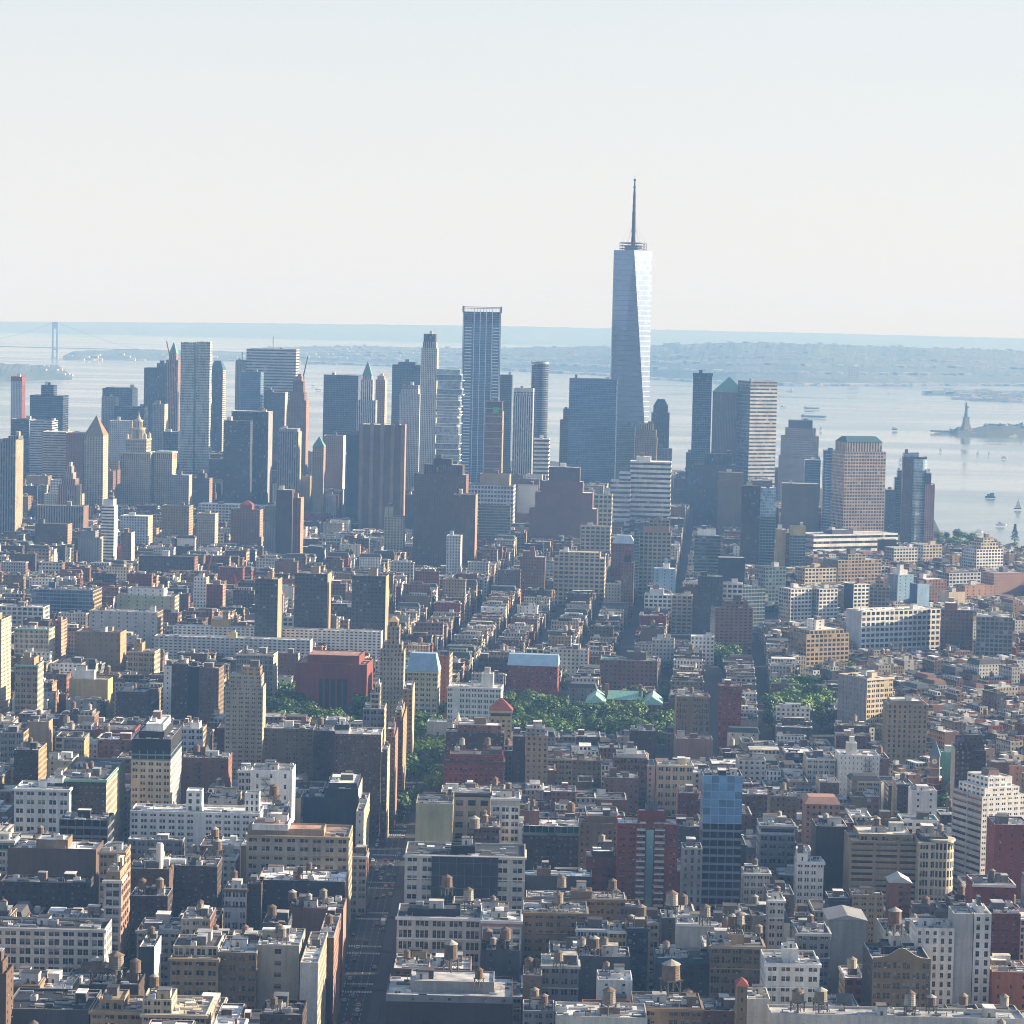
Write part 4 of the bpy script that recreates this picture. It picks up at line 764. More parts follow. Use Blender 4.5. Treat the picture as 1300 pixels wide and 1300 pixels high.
    B(336,352,642,702,3520,22,'brick','grey','plain grey apartment slab left of the dark chocolate shaft')
    B(129,145,642,712,3400,20,'band','white','slender white tower with blue window bands and a lit edge',sc='white',ss='blank',up=[(.1,.9,8,'blank','white')],ref='the slender white banded tower')
    B(154,167,676,714,3350,18,'slim','brick','brick apartment slice beside the slender white banded tower',sc='white',ss='few')
    B(74,97,616,660,3900,30,'rib','pink','pinkish ziggurat tower with stepped sunlit top',up=[(.15,.9,8,'rib','pink'),(.3,.75,8,'rib','cream'),(.4,.65,8,'rib','cream')],sc='cream',ref='the pinkish ziggurat tower')
    B(45,106,642,668,3650,30,'rib','grey','wide grey ribbed block with pink striped lit side',sc='pink',ss='rib',ref='the wide grey ribbed block')
    B(45,86,665,690,3450,24,'brick','brown','brown block in front of the wide grey ribbed block',sc='salmon')
    B(99,126,682,716,3350,22,'brick','grey','pale grey slab left of the slender white banded tower',sc='cream',up=[(.1,.8,8,'brick','grey')])
    B(206,240,642,682,3700,30,'punch','dtan','tan curved block with a rounded sunlit corner',sc='tan',ss='punch',ref='the tan curved block')
    B(218,240,603,640,4100,24,'brick','grey','flat grey slab above the tan curved block',sc='cream')
    B(245,266,607,642,4050,24,'brick','dgrey','small dark stepped block right of the flat grey slab',sc='pink',up=[(.2,.7,6,'blank','dgrey')])
    B(252,303,640,662,3850,30,'grid','pale','low pale white roofed block before the broad striped slab',rc='white',sc='white')
    B(293,330,647,692,3600,26,'punch','brick','red brick building with a domed roof tower',sc='salmon',up=[(.3,.7,6,'blank','red')],rt=('hip','red',5,.2,.2),ref='the red domed building')
    B(153,188,655,692,3600,30,'punch','pale','pale block with white roof sheds below the towers of the civic group',rc='white',sc='cream')
    B(250,273,652,692,3550,24,'slim','lime','cream apartment block right of the tan curved block',sc='cream')
    B(652,677,493,600,4300,26,'rib','pale','pale white tower with vertical strips and a flat crown',zones=[(4,'blank','pale'),(6,'grid','pale')],ref='the pale striped white tower')
    B(678,697,557,600,4250,26,'band','white','short white gridded block under the round dark tower',fl=6)
    B(635,650,476,600,4900,26,'glass','dgrey','dark brown glass slab right of the big blue tower')
    B(617,638,522,620,4200,26,'brick','brick','unfinished reddish concrete tower with a green safety net',up=[(.05,.95,13,'blank','dbrown')],ref='the unfinished reddish tower',sc='tan')
    B(723,783,481,612,4550,44,'glass','blue','broad blue glass office slab left of the tallest tower',lc='dblue',ref='the broad blue glass slab',bk=2)
    B(711,723,533,612,4700,26,'glass','dgrey','dark narrow block left of the broad blue glass slab',up=[(.3,.9,14,'glass','dgrey')])
    B(806,834,556,640,4450,36,'slim','dtan','brown deco tower with an arched stepped crown before the tallest tower',up=[(.05,.95,10,'slim','dtan'),(.2,.8,8,'rib','tan')],ref='the brown deco tower')
    B(783,806,540,612,4500,34,'glass','gglass','grey mottled glass block at the foot of the tallest tower')
    B(827,850,524,640,4900,36,'slim','dgrey','dark tower with a rounded copper dome',up=[(.1,.9,8,'slim','dgrey')],rt=('hip','teal',9,.5,.5),ref='the domed dark tower')
    B(836,853,570,640,4750,30,'slim','grey','lower grey wing of the domed dark tower')
    B(800,852,586,655,4000,40,'band','white','white banded office block with terraces stepping down to one side',up=[(.15,.5,6,'blank','white')],fl=6.5,ref='the white terraced office block',rc='white')
    for i,(x,y) in enumerate(((786,600),(775,610),(767,622))):
        B(x,801-i*.5,y,660,3990-i*8,40,'band','pale',['upper white terrace of the stepped office block','middle white terrace of the stepped office block','lowest white terrace of the stepped office block'][i],fl=6.5,rc='white',bk=0)
    B(672,758,645,674,3680,34,'brick','brick','broad brown brick ziggurat with three stepped shoulders',up=[(.08,.93,20,'brick','brick'),(.16,.78,14,'brick','brick'),(.27,.73,18,'brick','brown')],ref='the broad brick ziggurat',sc='brown')
    B(755,777,628,664,3800,26,'grid','cream','cream gridded loft beside the broad brick ziggurat',fl=6,bay=6)
    B(880,904,477,640,4700,30,'glass','dblue','black glass tower with a flared top left of the pyramid roof',ref='the black flared tower',up=[(-.02,1.04,3,'glass','dblue')])
    B(905,946,498,640,4800,48,'slim','dtan','brown granite tower with a green pyramid roof',rt=('hip','copper',19,.03,.03),ref='the green pyramid tower')
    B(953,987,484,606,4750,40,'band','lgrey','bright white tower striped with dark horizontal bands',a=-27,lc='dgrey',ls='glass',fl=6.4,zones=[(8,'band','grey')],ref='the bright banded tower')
    B(881,935,590,668,4200,36,'slim','dgrey','dark stepped apartment tower with a drum shaped top',up=[(.25,.88,14,'rib','dblue')],ref='the dark drum topped tower')
    B(912,945,600,666,4000,30,'brick','dtan','grey brown apartment slab with a lit edge in front of the drum topped tower',sc='tan',lc='dgrey')
    B(989,1041,580,640,5000,50,'grid','rose','granite office tower with rounded stepped shoulders',up=[(.04,.96,26,'grid','rose'),(.14,.88,10,'grid','rose'),(.22,.8,10,'blank','dgrey')],ref='the rounded granite tower',bay=4,fl=4)
    B(993,1040,614,682,4000,36,'brick','dtan','dark brown apartment block below the rounded granite tower',sc='tan',up=[(.4,.95,18,'glass','blue')][:0],ref='the dark brown apartment block by the banded block')
    B(1022,1042,584,640,4300,26,'glass','blue','blue mirrored box beside the rounded granite tower')
    B(1073,1125,574,672,3900,40,'grid','rose','pink granite tower with a green hipped roof and square windows',a=-20,up=[(.06,.92,12,'rib','rose')],rt=('hip','teal',7,.86,.3),ref='the pink granite tower',bay=4.2,fl=4.4)
    B(1046,1072,572,672,3950,36,'curt','blue','blue glass wing with rounded corner beside the pink granite tower',lc='dtan',ref='the blue glass wing')
    B(1147,1177,580,690,4100,30,'brick','brown','brown brick tower with a blue glazed half cylinder',up=[(.0,.65,5,'curt','lblue')],ref='the brown half cylinder tower')
    B(1175,1187,615,690,4080,30,'brick','salmon','lit orange brick shoulder of the half cylinder tower',up=[(.1,.6,14,'few','dbrown')])  # brick colour lightened to stand for a sunlit side
    B(1136,1147,607,680,4250,26,'glass','dblue','dark blue slab left of the half cylinder tower',up=[(.3,.9,9,'glass','dgrey')])
    B(871,882,575,640,4800,26,'slim','dgrey','thin dark slab left of the black flared tower')
    B(1125,1137,622,682,4200,26,'brick','dgrey','grey slab between pink granite tower and dark blue slab')
downtown()
# ---------------------------------------------------------------- towers and landmarks with a shape of their own
def note(xl,xr,yt,vis,d,W,D,label,ref,X=None):
    a=ony(xl,yt,d); fp=[(a.x,d),(a.x+W,d),(a.x+W,d+D),(a.x,d+D)]
    HAND.append(dict(fp=fp,x0=xl,x1=xr,yt=yt,vis=vis,d=d,H=a.z,W=W,D=D,label=label,ref=ref,gy=0)); return a
def tallest():
    d=4606.; lab='tallest faceted glass tower with one brilliant white facet and a tall spire'
    c=ony(804,318,d+22); o=empty('skyscraper',(c.x,d+31,0),R(1.)); tag(o,lab,'tower'); note(775,829,318,545,d,62,62,lab,'the tallest faceted tower')
    b=31.; z0,z1=57.,c.z; m=M(); col=(.55,.62,.68)
    bs=[(-b,-b),(b,-b),(b,b),(-b,b)]; tp=[(0,-b),(b,0),(0,b),(-b,0)]
    m.prism(bs,0,z0,'glass',(.3,.36,.4),uvs=(3,5),wp=(.1,.15,.1),cap=False)
    for i in range(4):
        j=(i+1)%4; k=90
        m.face([(*bs[i],z0),(*bs[j],z0),(*tp[i],z1)],'facet',(.15,.195,.28),[(0,0),(14,0),(7,k//2)],(.0,.14,i))
        m.face([(*bs[j],z0),(*tp[j],z1),(*tp[i],z1)],'facet',(.15,.195,.28),[(7,0),(14,k//2),(0,k//2)],(.0,.14,i+.5))
    m.build('glass_facets',o)
    r=M(); r.face([(*p,z1-.2) for p in tp],'roof',(.3,.3,.32)); r.build('roof',o)
    g=M()
    for zz in(2,6.5,11): 
        p=ngon(0,0,22,20); q=ngon(0,0,20.6,20)
        for i in range(20):
            j=(i+1)%20; g.face([(*p[i],z1+zz),(*p[j],z1+zz),(*p[j],z1+zz+1.6),(*p[i],z1+zz+1.6)],'metal',(.1,.1,.11)); g.face([(*p[i],z1+zz+1.6),(*p[j],z1+zz+1.6),(*q[j],z1+zz+1.6),(*q[i],z1+zz+1.6)],'metal',(.14,.14,.15))
    for i in range(0,20,2): tube(g,(*ngon(0,0,21.5,20)[i],z1),(*ngon(0,0,21.5,20)[i],z1+13),.5,'metal',(.09,.09,.1),4)
    g.prism(ngon(0,0,14,16),z1,z1+6,'metal',(.16,.16,.17)); g.build('communications_ring',o)
    s=M(); k=(.015,.016,.02); top=541
    for za,zb,ra,rb in((z1,z1+22,4.2,3.4),(z1+22,z1+62,3.2,2.7),(z1+62,z1+95,2.5,1.9),(z1+95,top-6,1.5,1.),(top-6,top+2,.4,.2)): s.prism(ngon(0,0,ra,8),za,zb,'metal',k,top=ngon(0,0,rb,8))
    for zz in(30,44,58,70,84,100,112): s.prism(ngon(0,0,4.2-.02*zz,8),z1+zz,z1+zz+2.6,'metal',(.02,.02,.025))
    s.build('spire',o)
    for i in range(6):
        q=M(); p=ngon(0,0,19,6)[i]; tube(q,(*p,z1+12),(0,0,z1+48),.14,'metal',(.12,.12,.13),4); q.build('spire_stay',o)
def bluetower():
    d=4600.; lab='tall flat blue glass tower with pale vertical fins and open frame top'; W=48*d/F; D=34.
    a=note(588,636,389,612,d,W,D,lab,'the flat finned blue tower'); H=a.z
    o=empty('glass_tower',(a.x,d,0),R(-1)); tag(o,lab,'tower')
    m=M(); 
    for p,dr,L,c in(((0,0),(1,0),W,'blue'),((W,0),(0,1),D,'dblue'),((0,D),(0,-1),D,'dblue'),((W,D),(-1,0),W,'dblue')):
        facade(m,p,dr,L,0,H-26,'curt',PAL[c],False,.3,None,dict(bay=3,fl=3.9)); facade(m,p,dr,L,H-26,H-8,'curt',PAL['dblue'],False,.5)
    m.face([(0,0,H-8),(W,0,H-8),(W,D,H-8),(0,D,H-8)],'roof',(.2,.2,.2)); m.build('walls',o)
    for i,f in enumerate((.02,.3,.46,.62,.78,.98)):
        u=M(); u.box(W*f-.55,-.9,0,W*f+.55,-.003,H-2,'metal',(.62,.66,.7)); u.build('fin',o)
    for x0,x1 in((.06,.24),(.8,.95)):
        u=M(); k=0
        for z in range(60,int(H-30),5): u.box(W*x0,-.6,z,W*x1,-.004,z+1.6,'metal',(.6,.66,.72))
        u.build('balcony_bands',o)
    u=M()
    for x in(0,W): 
        for y in(0,D): u.box(x-1,y-1,H-9,x+1,y+1,H+1,'metal',(.14,.15,.17))
    for z in(H-3,H-1): u.box(2,-.4,z,W-2,.2,z+1.,'metal',(.3,.31,.33)); u.box(2,D-.2,z,W-2,D+.4,z+1.,'metal',(.3,.31,.33))
    for i in range(12): u.box(3+i*(W-6)/11-.3,-.3,H-8,3+i*(W-6)/11+.3,.1,H-3,'metal',(.2,.2,.22))
    u.build('roof_frame',o)
def rippled():
    d=4650.; lab='tall rippled silver apartment tower with two fluted shafts'; a=note(230,267,434,600,d,47,30,lab,'the rippled silver tower'); H=a.z; s=d/F
    o=empty('apartment_tower',(a.x,d,0),0); tag(o,lab,'tower')
    for k,(x0,x1,dep,dz,c) in enumerate(((0,17,30,0,(.42,.48,.47)),(17,20,24,-2,(.12,.17,.2)),(20,37,30,1,(.4,.44,.42)))):
        m=M(); x0*=s;x1*=s; n=14; rr=random.Random(k); NZ=60; P=[]
        for j in range(NZ+1):
            z=(H+dz*s)*j/NZ; row=[]
            for i in range(n+1):
                f=i/n; w=(.8*math.sin(j*.33+i*1.9+math.sin(j*.12+i)*1.5)+.6*math.sin(i*2.6))*(1 if k!=1 else 0); row.append((x0+(x1-x0)*f,w-(3 if k!=1 else -4),z))
            for i in range(1,7): row.append((x1+(.9*math.sin(j*.4+i*2)if k==2 else 0),(-3 if k!=1 else 4)+dep*i/6,z))
            row.append((x0,dep,z)); P.append(row)
        L=len(P[0])
        for j in range(NZ):
            for i in range(L):
                q=(i+1)%L; m.face([P[j][i],P[j][q],P[j+1][q],P[j+1][i]],'glass' if k==1 else 'wall',c if (i*3+j)%5 else lite(c,1.12),[(0,0),(1,0),(1,1),(0,1)],(.06,.1,.3) if k==1 else (.55,.5,(i*7+j*3)%11*.09))
        m.face(P[NZ],'roof',(.4,.4,.4)); m.build('shaft' if k!=1 else 'glazed_slot',o)
def jenga():
    d=4000.; lab='white glass tower of staggered stacked boxes with jutting balconies'; a=note(555,588,468,615,d,34,30,lab,'the staggered stacked tower'); H=a.z; W=29*d/F; rr=random.Random(4)
    o=empty('stacked_glass_tower',(a.x,d,0),R(-4)); tag(o,lab,'tower'); z=0; k=0
    while z<H-2:
        h=min(rr.choice([4,8,8,12]) if z<H*.6 else rr.choice([4,8,12]),H-z); j=0 if z<30 else (1.5 if z<H*.6 else 3.2)
        x0=rr.uniform(-j*.4,j*.4); x1=W+rr.uniform(-j,j); m=M(); m.prism([(x0,0),(x1,rr.uniform(-.5,.5)),(x1,28),(x0,28)],z+.5,z+h,'glass',(.3,.4,.47) if rr.random()<.7 else (.16,.25,.33),uvs=(3,3.8),wp=(.06,.08,k)); m.box(x0-1.,-1.,z,x1+1.+j*.4,28.5,z+.9,'plain',(.68,.68,.67)); m.build('stacked_storeys',o); z+=h; k+=1
def civic():
    d=4350.; lab='cream civic skyscraper with tiered columned cupola above a broad arched block'; W=39*d/F; a=note(153,218,572,640,d,78,40,lab,'the civic cupola tower'); H=ony(172,576,d).z; s=d/F
    o=empty('civic_tower',(a.x,d,0),R(-6)); tag(o,lab,'tower'); c=PAL['lime']; cc=PAL['cream']
    def wing(name,x0,x1,y0,y1,h,col,sc):
        m=M()
        for p,dr,L,q in(((x0,y0),(1,0),x1-x0,col),((x1,y0),(0,1),y1-y0,sc),((x0,y1),(0,-1),y1-y0,col),((x1,y1),(-1,0),x1-x0,col)): facade(m,p,dr,L,0,h-9,'slim',q,False,.2,None,dict(bay=3.3)); facade(m,p,dr,L,h-9,h,'rib',q,False,.2,None,dict(bay=3))
        m.prism([(x0-.8,y0-.8),(x1+.8,y0-.8),(x1+.8,y1+.8),(x0-.8,y1+.8)],h,h+1.8,'plain',lite(cc,1.1)); m.box(x0+1,y0+1,h+1.8,x1-1,y1-1,h+3,'roof',(.25,.4,.36)); m.build(name,o)
    wing('wing',0,W,0,36,H,c,cc); wing('wing',W+3*s,W+26*s,10,44,H+1*s,c,cc)
    x=W*.5; y=18; z=H+3
    for nm,r,h,sty in(('tower_stage',15*s*.9,15*s,1),('tower_stage',9.5*s*.9,14*s,0),('colonnade',6*s*.9,10*s,0)):
        m=M()
        if sty: m.prism([(x-r,y-r),(x+r,y-r),(x+r,y+r),(x-r,y+r)],z-3,z+h,'wall',c,uvs=(2.6,5),wp=(.5,.7,.3))
        else: m.prism(ngon(x,y,r,16),z-1,z+h,'wall',c,uvs=(2.2,h*1.2),wp=(.45,.8,.4))
        m.prism(ngon(x,y,r*1.08,16) if not sty else [(x-r-.8,y-r-.8),(x+r+.8,y-r-.8),(x+r+.8,y+r+.8),(x-r-.8,y+r+.8)],z+h,z+h+1.5,'plain',cc); m.build(nm,o)
        if sty:
            for sx in(-1,1):
                for sy in(-1,1):
                    t=M(); t.prism(ngon(x+sx*r*.85,y+sy*r*.85,2.6,8),z+h,z+h+7,'plain',cc); t.prism(ngon(x+sx*r*.85,y+sy*r*.85,2.9,8),z+h+7,z+h+12,'plain',c,top=ngon(x+sx*r*.85,y+sy*r*.85,.2,8)); t.build('corner_turret',o)
        z+=h
    m=M(); m.prism(ngon(x,y,4*s,12),z,z+6*s,'plain',c,top=ngon(x,y,1.4*s,12)); m.prism(ngon(x,y,1*s,8),z+6*s,z+12*s,'plain',(.5,.4,.2),top=ngon(x,y,.3,8)); m.build('lantern',o)
def statue():
    d=8240.; b=onz(1226,549,-drop(8240)); b=ony(1226,549,d); o=empty('statue',(b.x,d,b.z-2),R(20)); tag(o,'distant robed statue with raised torch on a stepped stone pedestal','statue'); st=(.17,.155,.13); cu=(.07,.14,.12)
    m=M(); m.prism(ngon(0,0,24,11),0,9,'plain',st,top=ngon(0,0,22,11)); m.build('star_fort',o)
    m=M()
    for h0,h1,r0,r1 in((9,20,12,10),(20,24,9.5,9.5),(24,44,8,6.8),(44,47,7.6,7.6)): m.prism([(-r0,-r0),(r0,-r0),(r0,r0),(-r0,r0)],h0,h1,'plain',st,top=[(-r1,-r1),(r1,-r1),(r1,r1),(-r1,r1)])
    m.build('pedestal',o)
    m=M(); prof=[(47,5.6,5),(55,5.2,4.6),(64,4.7,4),(70,4.3,3.4),(75,4.5,3.0),(79,3.9,2.5),(80.5,1.5,1.3),(82,1.7,1.8),(84.5,1.9,2.0),(87,1.5,1.5),(88.5,.6,.6)]
    n=12; rings=[[(rx*math.cos(2*math.pi*i/n)*(1+.08*(i%2)*(z<76)),ry*math.sin(2*math.pi*i/n),z) for i in range(n)] for z,rx,ry in prof]
    for a_,b_ in zip(rings,rings[1:]):
        for i in range(n): j=(i+1)%n; m.face([a_[i],a_[j],b_[j],b_[i]],'plain',cu)
    tube(m,(-3.4,0,77.5),(-5,0,83),1.25,'plain',cu,8); tube(m,(-5,0,82.5),(-5.2,0,90.5),.95,'plain',cu,8); tube(m,(3.5,-.5,78),(4.6,-2.4,72),1.2,'plain',cu,8); tube(m,(4.6,-2.2,72),(3.2,-3.4,74),1.,'plain',cu,8)
    m.build('robed_figure',o)
    m=M(); m.prism(ngon(-5.2,0,.6,8),89.8,91.5,'plain',cu,top=ngon(-5.2,0,1.3,8)); m.prism(ngon(-5.2,0,1.,8),91.5,94.5,'plain',(.5,.38,.12),top=ngon(-5.2,0,.15,8)); m.build('torch',o)
    m=M(); m.box(2.4,-3.9,72.5,5.2,-3.1,77.,'plain',cu); m.build('tablet',o)
    m=M()
    for i in range(7): an=math.pi*(i+.5)/7; tube(m,(1.6*math.cos(an),-.3,86.6),(3.6*math.cos(an),-.3,86.6+2.6*math.sin(an)),.22,'plain',cu,4)
    m.build('crown_rays',o)
    m=M(); q=ony(1196,550,d+60); m.box(q.x-34,d+40,b.z-2,q.x+34,d+62,b.z+2.5,'plain',(.2,.19,.17)); q2=m.build('pier'); tag(q2,'low dark landing pier reaching out from the statue island','pier')
def bridge():
    d=16820.; L=ony(66.8,455,d); Rr=ony(72.2,455,d); z0=L.z-3; zt=ony(69,408.5,d).z; o=empty('suspension_bridge',((L.x+Rr.x)/2,d,z0)); tag(o,'faint suspension bridge tower with thin deck and cables far over water','bridge'); h=zt-z0; hw=(Rr.x-L.x)/2; c=(.2,.26,.3)
    m=M()
    for s in(-1,1): m.prism([(s*hw-5.5,-6),(s*hw+5.5,-6),(s*hw+5.5,6),(s*hw-5.5,6)],0,h,'plain',c,top=[(s*hw-4.2,-5),(s*hw+4.2,-5),(s*hw+4.2,5),(s*hw-4.2,5)])
    m.box(-hw,-5,h-40,hw,5,h-1,'plain',c); m.box(-hw,-5,52,hw,5,60,'plain',c); m.box(-hw-9,-12,0,hw+9,12,9,'plain',(.4,.4,.38)); m.build('tower',o)
    dz=ony(69,442,d).z-z0; m=M(); m.box(-1300,-9,dz,520,9,dz+4.5,'plain',c); m.build('deck',o)
    for s in(-1,1):
        m=M(); pts=[(-hw-650+650*math.cos(0)*0-0,0,0)]; P=[]
        for i in range(13): f=i/12; P.append((-650*f*2+0,s*7,h-(h-dz-12)*(1-(2*f-1)**2)))
        for i in range(9): f=i/8; P.append((520*f,s*7,h-(h-dz)*f)) if False else None
        for a_,b_ in zip(P,P[1:]): tube(m,a_,b_,.9,'plain',c,4)
        Q=[(520*i/8,s*7,h-(h-dz)*(1-(1-i/8)**1.3)) for i in range(9)]
        for a_,b_ in zip(Q,Q[1:]): tube(m,a_,b_,.9,'plain',c,4)
        m.build('main_cable',o)
    p=onz(1083,474,0); d2=hz(1083,476); q=ony(1083,476,14300); k=14300/F
    o=empty('apartment_block',(q.x-6*k,14300,ony(1083,480,14300).z)); tag(o,'lone tan apartment block standing above the far wooded shore','building')
    m=M(); m.prism([(0,0),(13*k,0),(13*k,30),(0,30)],0,14*k,'wall',(.6,.42,.3),uvs=(8,8),wp=(.5,.5,.2)); m.prism([(3*k,5),(8*k,5),(8*k,20),(3*k,20)],14*k,16.5*k,'wall',(.6,.42,.3)); m.build('walls',o)
def clocktower():
    d=1880.; x0,x1=1180,1194; a=ony(1180,1000,d); s=d/F; lab='red brick clock tower with pointed slate roof beside sunlit gables'; note(1176,1214,940,1028,d,18,20,lab,'the brick clock tower')
    g=onz(1187,1040,0); base=0; o=empty('clock_tower',(a.x+3.6,d+4,0),R(-12)); tag(o,lab,'tower'); rd=(.3,.085,.05); zs=lambda y:ony(1187,y,d).z
    m=M(); m.prism(ngon(0,0,4.6,8),0,zs(988),'wall',rd); m.prism(ngon(0,0,4.9,8),zs(988),zs(986),'plain',(.5,.44,.36)); m.prism([(-3.2,-3.2),(3.2,-3.2),(3.2,3.2),(-3.2,3.2)],zs(986),zs(960),'wall',(.3,.2,.14)); 
    for y in(1004,996,976): m.prism(ngon(0,0,4.75,8),zs(y),zs(y)+.5,'plain',(.5,.44,.36))
    m.build('shaft',o)
    m=M(); m.prism(ngon(0,-3.25,0.01,4),0,.01,'plain',rd) if 0 else None
    p=[(1.9*math.cos(2*math.pi*i/16),-3.3,zs(967)+1.9*math.sin(2*math.pi*i/16)) for i in range(16)]; m.face(p,'plain',(.72,.7,.62)); m.box(-.1,-3.36,zs(967),.1,-3.31,zs(967)+1.5,'plain',(.05,.05,.05)); m.box(0,-3.36,zs(967)-.1,1.1,-3.31,zs(967)+.1,'plain',(.05,.05,.05)); m.build('clock_face',o)
    m=M(); m.prism([(-3.7,-3.7),(3.7,-3.7),(3.7,3.7),(-3.7,3.7)],zs(960),zs(941),'plain',(.1,.17,.22),top=[(-.15,-.15),(.15,-.15),(.15,.15),(-.15,.15)]); m.build('pointed_roof',o)
    lab='red brick gabled courthouse with pale stone bands by the clock tower'; o=empty('gabled_hall',(a.x+9,d+6,0),R(-22)); tag(o,lab,'building')
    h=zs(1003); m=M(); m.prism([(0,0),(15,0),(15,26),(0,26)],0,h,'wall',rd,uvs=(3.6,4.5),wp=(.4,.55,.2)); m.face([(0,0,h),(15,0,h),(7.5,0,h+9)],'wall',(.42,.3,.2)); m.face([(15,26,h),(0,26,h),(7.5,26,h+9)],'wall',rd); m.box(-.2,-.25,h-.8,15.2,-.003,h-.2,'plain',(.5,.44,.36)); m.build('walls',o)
    m=M(); m.face([(-.5,-.6,h-.3),(7.5,-.6,h+9.2),(7.5,26.6,h+9.2),(-.5,26.6,h-.3)][::-1],'roof',(.25,.25,.27)); m.face([(15.5,-.6,h-.3),(7.5,-.6,h+9.2),(7.5,26.6,h+9.2),(15.5,26.6,h-.3)],'roof',(.5,.48,.45)); m.build('gable_roof',o)  # sun-facing slope painted paler than the other, sunlight put into the colour
    t=M(); t.prism(ngon(17,2,2.2,8),0,h+2,'wall',rd); t.prism(ngon(17,2,2.6,8),h+2,h+11,'plain',(.5,.45,.38),top=ngon(17,2,.15,8)); t.build('turret',o)
def minthall():
    lab='long college hall with mint green copper gabled roofs around a court'; d=2240.; a=note(744,841,872,897,d,60,40,lab,'the mint roofed hall'); s=d/F; W=97*s; hh=ony(790,893,d).z
    o=empty('copper_roofed_hall',(a.x,d,0),R(-4.15)); tag(o,lab,'building'); g=(.26,.5,.41)
    m=M()
    for x0,x1,y0,y1 in((0,15,0,40),(W-15,W,0,40),(15,W-15,24,40)): m.prism([(x0,y0),(x1,y0),(x1,y1),(x0,y1)],0,hh,'wall',(.26,.1,.07),uvs=(3.4,3.8),wp=(.42,.55,.3))
    m.build('walls',o)
    for x0,x1 in((-.6,15.6),(W-15.6,W+.6)):
        u=M(); xc=(x0+x1)/2; u.face([(x0,-.6,hh),(xc,3,hh+6),(xc,40.6,hh+6),(x0,40.6,hh)][::-1],'metal',g); u.face([(x1,-.6,hh),(xc,3,hh+6),(xc,40.6,hh+6),(x1,40.6,hh)],'metal',g); u.face([(x0,-.6,hh),(x1,-.6,hh),(xc,3,hh+6)],'metal',g); u.face([(x0,40.6,hh),(xc,40.6,hh+6),(x1,40.6,hh)],'metal',g); u.build('hipped_roof',o)
    u=M(); u.face([(15.7,23.4,hh),(W-15.7,23.4,hh),(W-15.7,32,hh+6.3),(15.7,32,hh+6.3)],'metal',g); u.face([(15.7,40.6,hh),(W-15.7,40.6,hh),(W-15.7,32,hh+6.3),(15.7,32,hh+6.3)][::-1],'metal',g); u.build('long_roof',o)
    for x in(14,W-19):
        u=M(); u.box(x,27,hh,x+2.4,30,hh+12,'wall',(.26,.1,.07)); u.build('chimney',o)
def cupola():
    d=1985.; p=ony(581,955,d); s=d/F; o=empty('church_tower',(p.x,d,0),0); tag(o,'slim white wooden church tower with arched belfry and small dome','tower'); z=lambda y:ony(581,y,d).z; wv=(.62,.6,.55)
    m=M(); m.box(-4,-4,0,4,4,z(932),'wall',wv); m.box(-4.5,-4.5,z(932),4.5,4.5,z(932)+.8,'plain',wv); m.build('tower_base',o)
    m=M(); m.prism(ngon(0,0,3.1,8),z(932)+.8,z(918),'wall',wv,uvs=(2.4,8),wp=(.5,.7,.1)); m.prism(ngon(0,0,3.5,8),z(918),z(917),'plain',wv); m.build('belfry',o)
    m=M(); m.prism(ngon(0,0,2.5,8),z(917),z(912),'plain',wv,top=ngon(0,0,1.5,8)); m.prism(ngon(0,0,1.4,8),z(912),z(904),'plain',wv,top=ngon(0,0,.1,8)); m.build('dome',o)
def curved():
    d=4000.; o=None
def crane(x0,y0,x1,y1,d,label,col,r=.55):
    a=ony(x0,y0,d); b=ony(x1,y1,d); o=empty('tower_crane',(a.x,d,a.z)); tag(o,label,'crane'); v=Vector((b.x-a.x,-8,b.z-a.z)); m=M(); n=10
    for dx,dy in((0,0),(1.6,0),(.8,1.4)):
        tube(m,Vector((dx,dy,0)),v+Vector((dx*.4,dy*.4,0)),r*.55,'metal',col,4)
    for i in range(n): tube(m,v*(i/n)+Vector((0,0,0)),v*((i+1)/n)+Vector((1.2,.4,0)),r*.35,'metal',col,4)
    m.build('jib',o)
    m=M(); tube(m,(0.8,0,-a.z+1),(0.8,0,3),1.1,'metal',col,6); m.build('mast',o)
    m=M(); m.box(-2,-2,-3,4,3,3,'metal',(.5,.5,.48)); m.box(-6,-1.2,0,-2,1.8,2.6,'metal',(.2,.2,.2)); m.build('cab',o)
